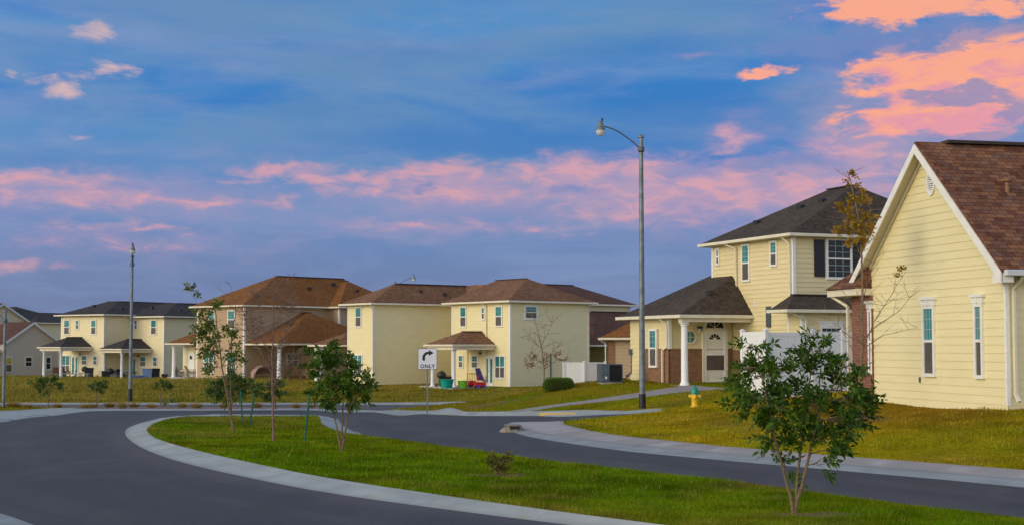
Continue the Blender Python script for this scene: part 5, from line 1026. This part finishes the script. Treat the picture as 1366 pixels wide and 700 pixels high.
tree('small_shrub', 'small ragged shrub on the island grass at a soil patch', 'shrub', G(664, 633, LW), [[(663, 633, 0), (657, 620, 0), (654, 608, 0)], [(664, 633, 0), (668, 622, 0), (675, 604, 0)], [(664, 633, 0), (663, 620, 0)]],
     [(655, 610, 4, 0), (660, 617, 5, 0), (668, 615, 5, 0), (675, 603, 3.5, 0), (664, 624, 5, 0), (657, 622, 4, 0), (672, 622, 4, 0), (677, 612, 3, 0)], M['leafo'], M['twig'], rstem=.014, seed=15, twn=95, nl=4, ll=.062, lw=.034, spr=.07, rt=.003)
tree('bare_tree', 'young tree with few rust-red leaves against the duplex side wall', 'tree', G(725.5, 519, LW), [[(725.5, 519, 0), (726, 490, 0), (722, 460, 0), (717, 440, 0), (712, 420, 0)], [(725, 485, 0, .5), (712, 478, 0), (698, 474, 0)], [(726, 480, 0, .5), (740, 465, 0), (752, 455, 0)], [(723, 465, 0, .4), (710, 455, .2), (695, 450, .2)], [(722, 460, 0, .4), (733, 440, 0), (738, 428, 0)], [(726, 492, 0, .4), (742, 480, 0), (756, 480, 0)]],
     [(716, 478, 6, 0), (706, 480, 5, 0), (732, 478, 6, 0), (742, 474, 6, 0), (750, 482, 4, 0), (724, 470, 5, 0), (700, 484, 4, 0), (712, 488, 4, 0)], M['leafr'], M['bark'], rstem=.034, seed=16, twn=7, nl=4, ll=.10, lw=.06, spr=.3, rt=.006, barert=60, twl=.7)
tree('autumn_tree', 'thin tree with a tuft of orange-gold leaves on top beside the near gable', 'tree', G(1150, 558, LW),
     [[(1150, 558, 0), (1149, 500, 0), (1150, 440, 0), (1150, 380, 0), (1149, 330, 0), (1144, 280, 0), (1134, 240, 0), (1130, 228, 0)], [(1149, 470, 0, .4), (1165, 430, 0), (1185, 400, 0), (1208, 358, -.1)], [(1149, 455, 0, .35), (1170, 435, .1), (1200, 415, .1), (1228, 380, .1)], [(1150, 465, 0, .3), (1180, 447, .1), (1225, 437, .1)], [(1150, 430, 0, .35), (1136, 405, 0), (1118, 380, 0)], [(1150, 460, 0, .3), (1130, 445, .1), (1108, 425, .1)], [(1150, 400, 0, .3), (1160, 370, 0), (1168, 345, 0)], [(1150, 345, 0, .3), (1136, 310, 0), (1126, 285, .1)], [(1149, 340, 0, .3), (1158, 305, 0), (1162, 280, 0)], [(1150, 490, 0, .3), (1138, 470, 0), (1130, 450, 0)]],
     [(1133, 234, 6, 0), (1131, 243, 4, 0), (1142, 250, 5, 0), (1124, 278, 9, 0), (1140, 270, 9, 0), (1155, 268, 8, 0), (1130, 295, 10, 0), (1148, 290, 13, .1), (1160, 290, 9, 0), (1120, 310, 7, 0), (1140, 312, 11, 0), (1157, 308, 9, 0), (1148, 325, 7, 0), (1204, 360, 3, -.1), (1197, 366, 2.5, -.1), (1135, 322, 6, 0), (1150, 257, 5, 0)],
     M['leafa'], M['bark'], rstem=.038, seed=17, twn=30, nl=4, ll=.075, lw=.05, spr=.12, rt=.004, barert=80, twl=.55)
# trimmed hedge
def hedge():
    P = G(745, 519, LW); t = empty('hedge', P, R(5), 'low trimmed green hedge at the foot of the duplex side wall', 'hedge'); rnd = random.Random(2); w = 36/kk(P[1]); h = 14/kk(P[1]); V = []; Fs = []
    b = MB().lathe([(.35, 0), (.46, .15), (.48, .5), (.40, .8), (.2, .92)], n=20, sx=w*1.0, sy=.45); b.v = [(x, y, z*h) for x, y, z in b.v]; b.build('branches', M['twig'], t)
    C = []; D = []
    for _ in range(3200):
        a = rnd.uniform(0, 2*math.pi); z = rnd.uniform(.02, 1); r = (1-max(0, z-.55)**2*2.2)*.5; C.append(Vector((math.cos(a)*r*w, math.sin(a)*r*.95, z*h))+Vector((rnd.gauss(0, .02),)*3)); D.append(Vector((math.cos(a), math.sin(a), z)))
    for _ in range(600): C.append(Vector((rnd.uniform(-.42, .42)*w, rnd.uniform(-.38, .38), h*rnd.uniform(.85, 1.0)))); D.append(Vector((rnd.gauss(0, .5), rnd.gauss(0, .5), 1)))
    V, Fs = leaf_cluster(C, D, 4, .05, .03, .06, rnd); np_mesh('foliage', [tuple(v) for v in V], Fs, M['hedge'], t)
hedge()
def tufts():
    spots = [(18, 543), (37, 543.2), (77, 543), (114, 543.6), (124, 543), (146, 542.6), (163, 543.4), (179, 542.4), (202, 543.2), (243, 543), (262, 543.4), (300, 543.2), (343, 543), (395, 543.2), (415, 543)]
    proto = None
    for i, (u, v) in enumerate(spots):
        P = G(u, v, LW); rnd = random.Random(i)
        if i < 3:
            V = []; Fs = []
            for _ in range(260):
                a = rnd.uniform(0, 6.28); r = rnd.uniform(0, .2); l = rnd.uniform(.25, .5); d = Vector((math.cos(a)*rnd.uniform(.2, 1), math.sin(a)*rnd.uniform(.2, 1), rnd.uniform(.4, 1))).normalized(); p = Vector((math.cos(a)*r, math.sin(a)*r, 0)); n = d.cross(Vector((0, 0, 1))).normalized()*.022
                b = len(V); V += [p-n, p+n, p+d*l]; Fs.append((b, b+1, b+2))
            me = np_mesh('grass_tuft', [tuple(x) for x in V], Fs, M['tuft']); protos.append(me); o = me
        else: o = protos[i % 3].copy(); col.objects.link(o)
        s = rnd.uniform(.55, 1.0); o.location = tuple(P); o.scale = (s*1.4, s, s); o.rotation_euler = (0, 0, rnd.uniform(0, 6)); tag(o, 'dry straw-coloured grass tuft in the planting strip between the two roads', 'grass tuft', 'dry grass tufts in the planting strip')
protos = []; M['tuft'] = leafmat('straw', (.30, .19, .04), (.42, .28, .08)); tufts()

# ------------------------------------------------------------------ patio things
def at_patio(h, u, v, z=.03):  # pixel on the patio slab of a house -> world point
    x, y = h.onz(u, v, z); return h.o+h.b*x+h.a*y+np.array([0, 0, z])
def put(t, P, rz): t.location = tuple(map(float, P)); t.rotation_euler = (0, 0, R(rz)); return t
def chair(P, rz, lb, seatm, framem, slant=.35, grp=None, hgt=.95):
    t = empty('patio_chair', P, R(rz), lb, 'chair', grp)
    MB().box(-.26, .26, -.24, .26, .38, .43).build('seat', seatm, t, bevel=.01); b = MB(); b.bar((0, .26, .42), (0, .26+slant, hgt), .5, .04, up=(1, 0, 0)) if False else b.add([(-.25, .24, .43), (.25, .24, .43), (.25, .24+slant, hgt), (-.25, .24+slant, hgt), (-.25, .28, .43), (.25, .28, .43), (.25, .28+slant, hgt), (-.25, .28+slant, hgt)], [(0, 1, 2, 3), (7, 6, 5, 4), (0, 4, 5, 1), (3, 2, 6, 7), (0, 3, 7, 4), (1, 5, 6, 2)]); b.build('backrest', seatm, t)
    for sx in (-.25, .25):
        for sy in (-.22, .24): MB().bar((sx, sy, 0), (sx, sy, .62 if sy < 0 else .5), .03).build('leg', framem, t)
        MB().bar((sx, -.24, .62), (sx, .32, .62), .05, .03).build('armrest', framem, t)
    return t
def grill(P, rz, lb):
    t = empty('barbecue_grill', P, R(rz), lb, 'barbecue')
    MB().lathe([(.12, .55), (.26, .62), (.31, .74), (.31, .76)], n=18).build('bowl', M['blk'], t, smooth=True); MB().lathe([(.315, .76), (.30, .86), (.22, .98), (.08, 1.04)], n=18).build('lid', M['blk'], t, smooth=True); MB().bar((-.08, -.05, 1.07), (.08, -.05, 1.07), .03).build('handle', M['wood'], t)
    for a in (30, 150, 270): MB().bar((math.cos(R(a))*.14, math.sin(R(a))*.14, .62), (math.cos(R(a))*.32, math.sin(R(a))*.32, 0), .03).build('leg', M['galvd'], t)
    MB().box(.31, .62, -.2, .2, .72, .75).build('side_shelf', M['blk'], t)
    for sx in (-.3, .3): MB().tube([(sx-.02, .18, .09), (sx+.02, .18, .09)], .09, 12).build('wheel', M['blk'], t)
    return t
def tub(P, w, d, h, m, name, lb, cat_='tub', rim=True):
    t = empty(name, P, R(20), lb, cat_); MB().lathe([(.38, 0), (.42, h*.5), (.47, h*.92), (.5, h*.94), (.5, h), (.46, h), (.42, h*.6), (.3, h*.55)], n=20, sx=w, sy=d).build('basin', m, t, smooth=True); MB().lathe([(.505, h*.93), (.53, h*.97), (.505, h)], n=20, sx=w, sy=d).build('rim', m, t, smooth=True); return t
def bin_(P, w, d, h, m, lm, name, lb, rz=0, cat_='storage bin'):
    t = empty(name, P, R(rz), lb, cat_); q = MB(); q.add([(x*w/2*k, y*d/2*k, z) for z, k in ((0, .86), (h, 1)) for x, y in ((-1, -1), (1, -1), (1, 1), (-1, 1))], [(3, 2, 1, 0), (4, 5, 6, 7), (0, 1, 5, 4), (1, 2, 6, 5), (2, 3, 7, 6), (3, 0, 4, 7)]); q.build('body', m, t, bevel=.015); MB().box(-w/2-.03, w/2+.03, -d/2-.03, d/2+.03, h, h+.05).build('lid', lm, t, bevel=.015); return t
def table(P, rz, lb, m, w=.9, h=.7):
    t = empty('patio_table', P, R(rz), lb, 'table'); MB().lathe([(w/2, h-.04), (w/2+.01, h-.02), (w/2, h)], n=20).build('tabletop', m, t)
    for a in (45, 135, 225, 315): MB().bar((math.cos(R(a))*w*.3, math.sin(R(a))*w*.3, h-.03), (math.cos(R(a))*w*.42, math.sin(R(a))*w*.42, 0), .035).build('leg', M['galvd'], t)
    return t
def Q(u, v, h=None, x=None, y=None, z=.03):
    if x is not None: yy = h.onx(u, v, x)[0]; return h.o+h.b*x+h.a*yy+np.array([0, 0, z])
    if y is not None: xx = h.ony(u, v, y)[0]; return h.o+h.b*xx+h.a*y+np.array([0, 0, z])
    return at_patio(h or hC, u, v)
grill(Q(589, 515.5), 30, 'black kettle barbecue on the duplex porch, left of the porch column')
tub(Q(596, 517.3), .95, .8, .58, M['tealp'], 'plastic_tub', 'large teal plastic tub beside the porch column'); bk_ = bin_(Q(594, 514.8), .75, .5, .62, M['blk'], M['blanket'], 'storage_bin', 'dark bin behind the teal tub on the duplex porch', 30)
tub(Q(617, 517), .68, .6, .48, M['lime'], 'toy_basin', 'lime green toy basin right of the porch column', 'toy')
chair(Q(614, 512.5), 20, 'navy striped folding chair nearest the duplex porch column', M['purple'], M['galvd'], .45, 'navy striped patio chairs', 1.15); chair(Q(631, 511.5), 30, 'navy striped folding chair behind the yellow toy car', M['purple'], M['galvd'], .3, 'navy striped patio chairs', 1.15); chair(Q(642, 514.3), 15, 'navy striped folding chair over the red and blue wagon', M['purple'], M['red'], .45, 'navy striped patio chairs', 1.2)
tt_ = empty('toy_car', Q(628, 515.8), R(30), 'red and yellow ride-on toy car on the duplex patio', 'toy car')
MB().box(-.32, .32, -.22, .22, .1, .42).build('body', M['red'], tt_, bevel=.05); q = MB()
for sx in (-.2, .22):
    for sy in (-.18, .18): q.bar((sx, sy, .4), (sx*.85, sy, .88), .05)
q.box(-.26, .28, -.22, .22, .86, .93); q.build('canopy', M['yellow'], tt_, bevel=.02)
for sx in (-.2, .2):
    for sy in (-.24, .24): MB().tube([(sx, sy-.03, .1), (sx, sy+.03, .1)], .1, 14).build('wheel', M['blk'], tt_)
tw = empty('toy_wagon', Q(640, 517), R(25), 'red and blue toy wagon on the duplex patio beside the door', 'toy wagon'); q = MB(); q.box(-.35, .35, -.2, .2, .14, .19); q.box(-.35, .35, -.2, -.17, .19, .38); q.box(-.35, .35, .17, .2, .19, .38); q.box(-.35, -.32, -.17, .17, .19, .38); q.box(.32, .35, -.17, .17, .19, .38); q.build('tray', M['red'], tw)
MB().bar((-.35, 0, .2), (-.7, 0, .62), .03).build('handle', M['blk'], tw)
for sx in (-.22, .22):
    for sy in (-.22, .22): MB().tube([(sx, sy-.02, .1), (sx, sy+.02, .1)], .1, 14).build('wheel', M['blue'], tw)
# patios of the far houses
chair(Q(74, 503, hA, x=-1.8), 200, 'tan patio chair between the left porch columns', M['wood'], M['galvd']); chair(Q(88, 503.5, hA, x=-2.2), 60, 'dark patio chair just right of the left porch column', M['wood'], M['blk']); chair(Q(97, 503.5, hA, x=-1.6), 100, 'dark patio chair before the glass door of the left cream house', M['wood'], M['blk'])
grill(Q(113, 504, hA, x=-1.4), 30, 'black barbecue grill on the patio of the left cream house'); table(Q(104, 504.5, hA, x=-2.6), 0, 'low white patio table before the left cream house door', M['vinyl'], .8, .5)
grill(Q(147, 507, hB, x=-3.0), 10, 'black barbecue grill between the columns of the second cream house'); bin_(Q(141.5, 506.5, hB, x=-3.1), .8, .6, .75, M['blk'], M['blk'], 'storage_bin', 'black bin left of the barbecue between the twin porches', 20)
chair(Q(163, 508, hB, x=-2.3), 50, 'black patio chair right of the second porch column', M['blk'], M['galvd']); chair(Q(169, 507.5, hB, x=-1.7), 90, 'black patio chair left of the far lamp post', M['blk'], M['galvd'])
bin_(Q(184, 509, hB, x=-2.8), .85, .5, .38, M['blue'], M['ltblue'], 'storage_bin', 'blue storage box right of the far lamp post', 10); bin_(Q(196, 508.5, hB, x=-2.0), .9, .7, 1.0, M['ltblue'], M['ltblue'], 'play_table', 'light blue plastic play table on the second patio', 15, 'play table'); bin_(Q(205.5, 508, hB, x=-1.4), .9, .8, 1.0, M['blk'], M['blk'], 'covered_grill', 'black covered barbecue at the right end of the second patio', 25, 'covered grill'); bin_(Q(219.5, 507, hB, x=-0.6), .5, .45, .5, M['blk'], M['greyp'], 'storage_bin', 'small black bin at the corner beside the brown house porch', 5)
bn = empty('picnic_bench', Q(101, 505, hA, x=-3.5), R(145), 'long low grey bench in front of the left cream house porch', 'bench'); MB().box(-2.0, 2.0, -.18, .18, .40, .46).build('seat', M['greyp'], bn)
for sx in (-1.7, 1.7): MB().box(sx-.05, sx+.05, -.16, .16, 0, .40).build('leg', M['greyp'], bn)
bin_(Q(118.5, 504, hA, x=-2.4), .8, .6, .9, M['blk'], M['blk'], 'covered_grill', 'black covered barbecue beside the kettle grill on the left porch', 20, 'covered grill')
bin_(Q(151, 507, hB, x=-2.6), .7, .6, .8, M['greyp'], M['blk'], 'storage_bin', 'grey bin with a black lid just left of the second house column', 10)
table(Q(176, 508, hB, x=-2.4), 0, 'dark round table behind the far lamp post on the second patio', M['blk'], 1.0, .72)
chair(Q(240, 505, hR, x=1.2), 70, 'brown patio chair in the brown house left porch', M['wood'], M['wood']); table(Q(247, 505.5, hR, x=1.2), 0, 'white round table in the brown house left porch', M['vinyl'], .9, .55); chair(Q(256, 504.5, hR, x=1.1), 120, 'dark brown chair near the white door of the left porch', M['wood'], M['blk']); bin_(Q(233, 506, hR, x=1.0), .5, .4, .6, M['ltblue'], M['greyp'], 'storage_bin', 'pale blue bin beside the white post of the left porch', 10)
# covered swing and plants in the right-hand porch of the brown house
cs = empty('patio_swing', Q(352, 509.5, hR, y=-1.6), R(30), 'arched covered patio swing under the brown house porch', 'patio swing'); q = MB()
arc = [(-.95*math.cos(a), math.sin(a)*.95+.15) for a in np.linspace(0, math.pi, 14)]
for i in range(13): (a, b), (c, d) = arc[i], arc[i+1]; q.add([(a, -.5, b), (c, -.5, d), (c, .5, d), (a, .5, b), (a, -.5, b-.03), (c, -.5, d-.03), (c, .5, d-.03), (a, .5, b-.03)], [(0, 1, 2, 3), (7, 6, 5, 4), (0, 4, 5, 1), (3, 2, 6, 7)])
q.build('canopy', M['blanket'], cs); MB().box(-.7, .7, -.35, .3, .38, .45).build('seat', M['wood'], cs); MB().box(-.7, .7, .28, .34, .45, .9).build('backrest', M['wood'], cs)
for sx in (-.93, .93):
    for sy in (-.45, .45): MB().bar((sx, sy, 0), (sx*.98, sy, .4), .05).build('leg', M['galvd'], cs)
for (u, v, lb, sd) in ((386, 508, 'leafy potted plant right of the wide porch column', 31), (404, 508, 'potted plant at the right end of the brown house porch', 32)):
    P = Q(u, v, hR, y=-3.75); k = kk(P[1]); v = 460+(H-P[2])*k; t = tree('potted_plant', lb, 'potted plant', P, [[(u, v-5, 0), (u, v-12, 0)]], [(u-2, v-14, 5, 0), (u+3, v-17, 5, 0), (u, v-20, 4, 0)], M['leafm'], M['twig'], rstem=.02, seed=sd, twn=7, nl=5, ll=.14, lw=.06, spr=.22, rt=.006, group=None); MB().lathe([(.14, 0), (.2, .28), (.22, .3), (.18, .3), (.16, .24)], n=14).build('pot', M['brickr'], t)
chair(Q(395, 508.5, hR, y=-3.7), 20, 'brown patio chair between the two potted plants', M['wood'], M['wood'])
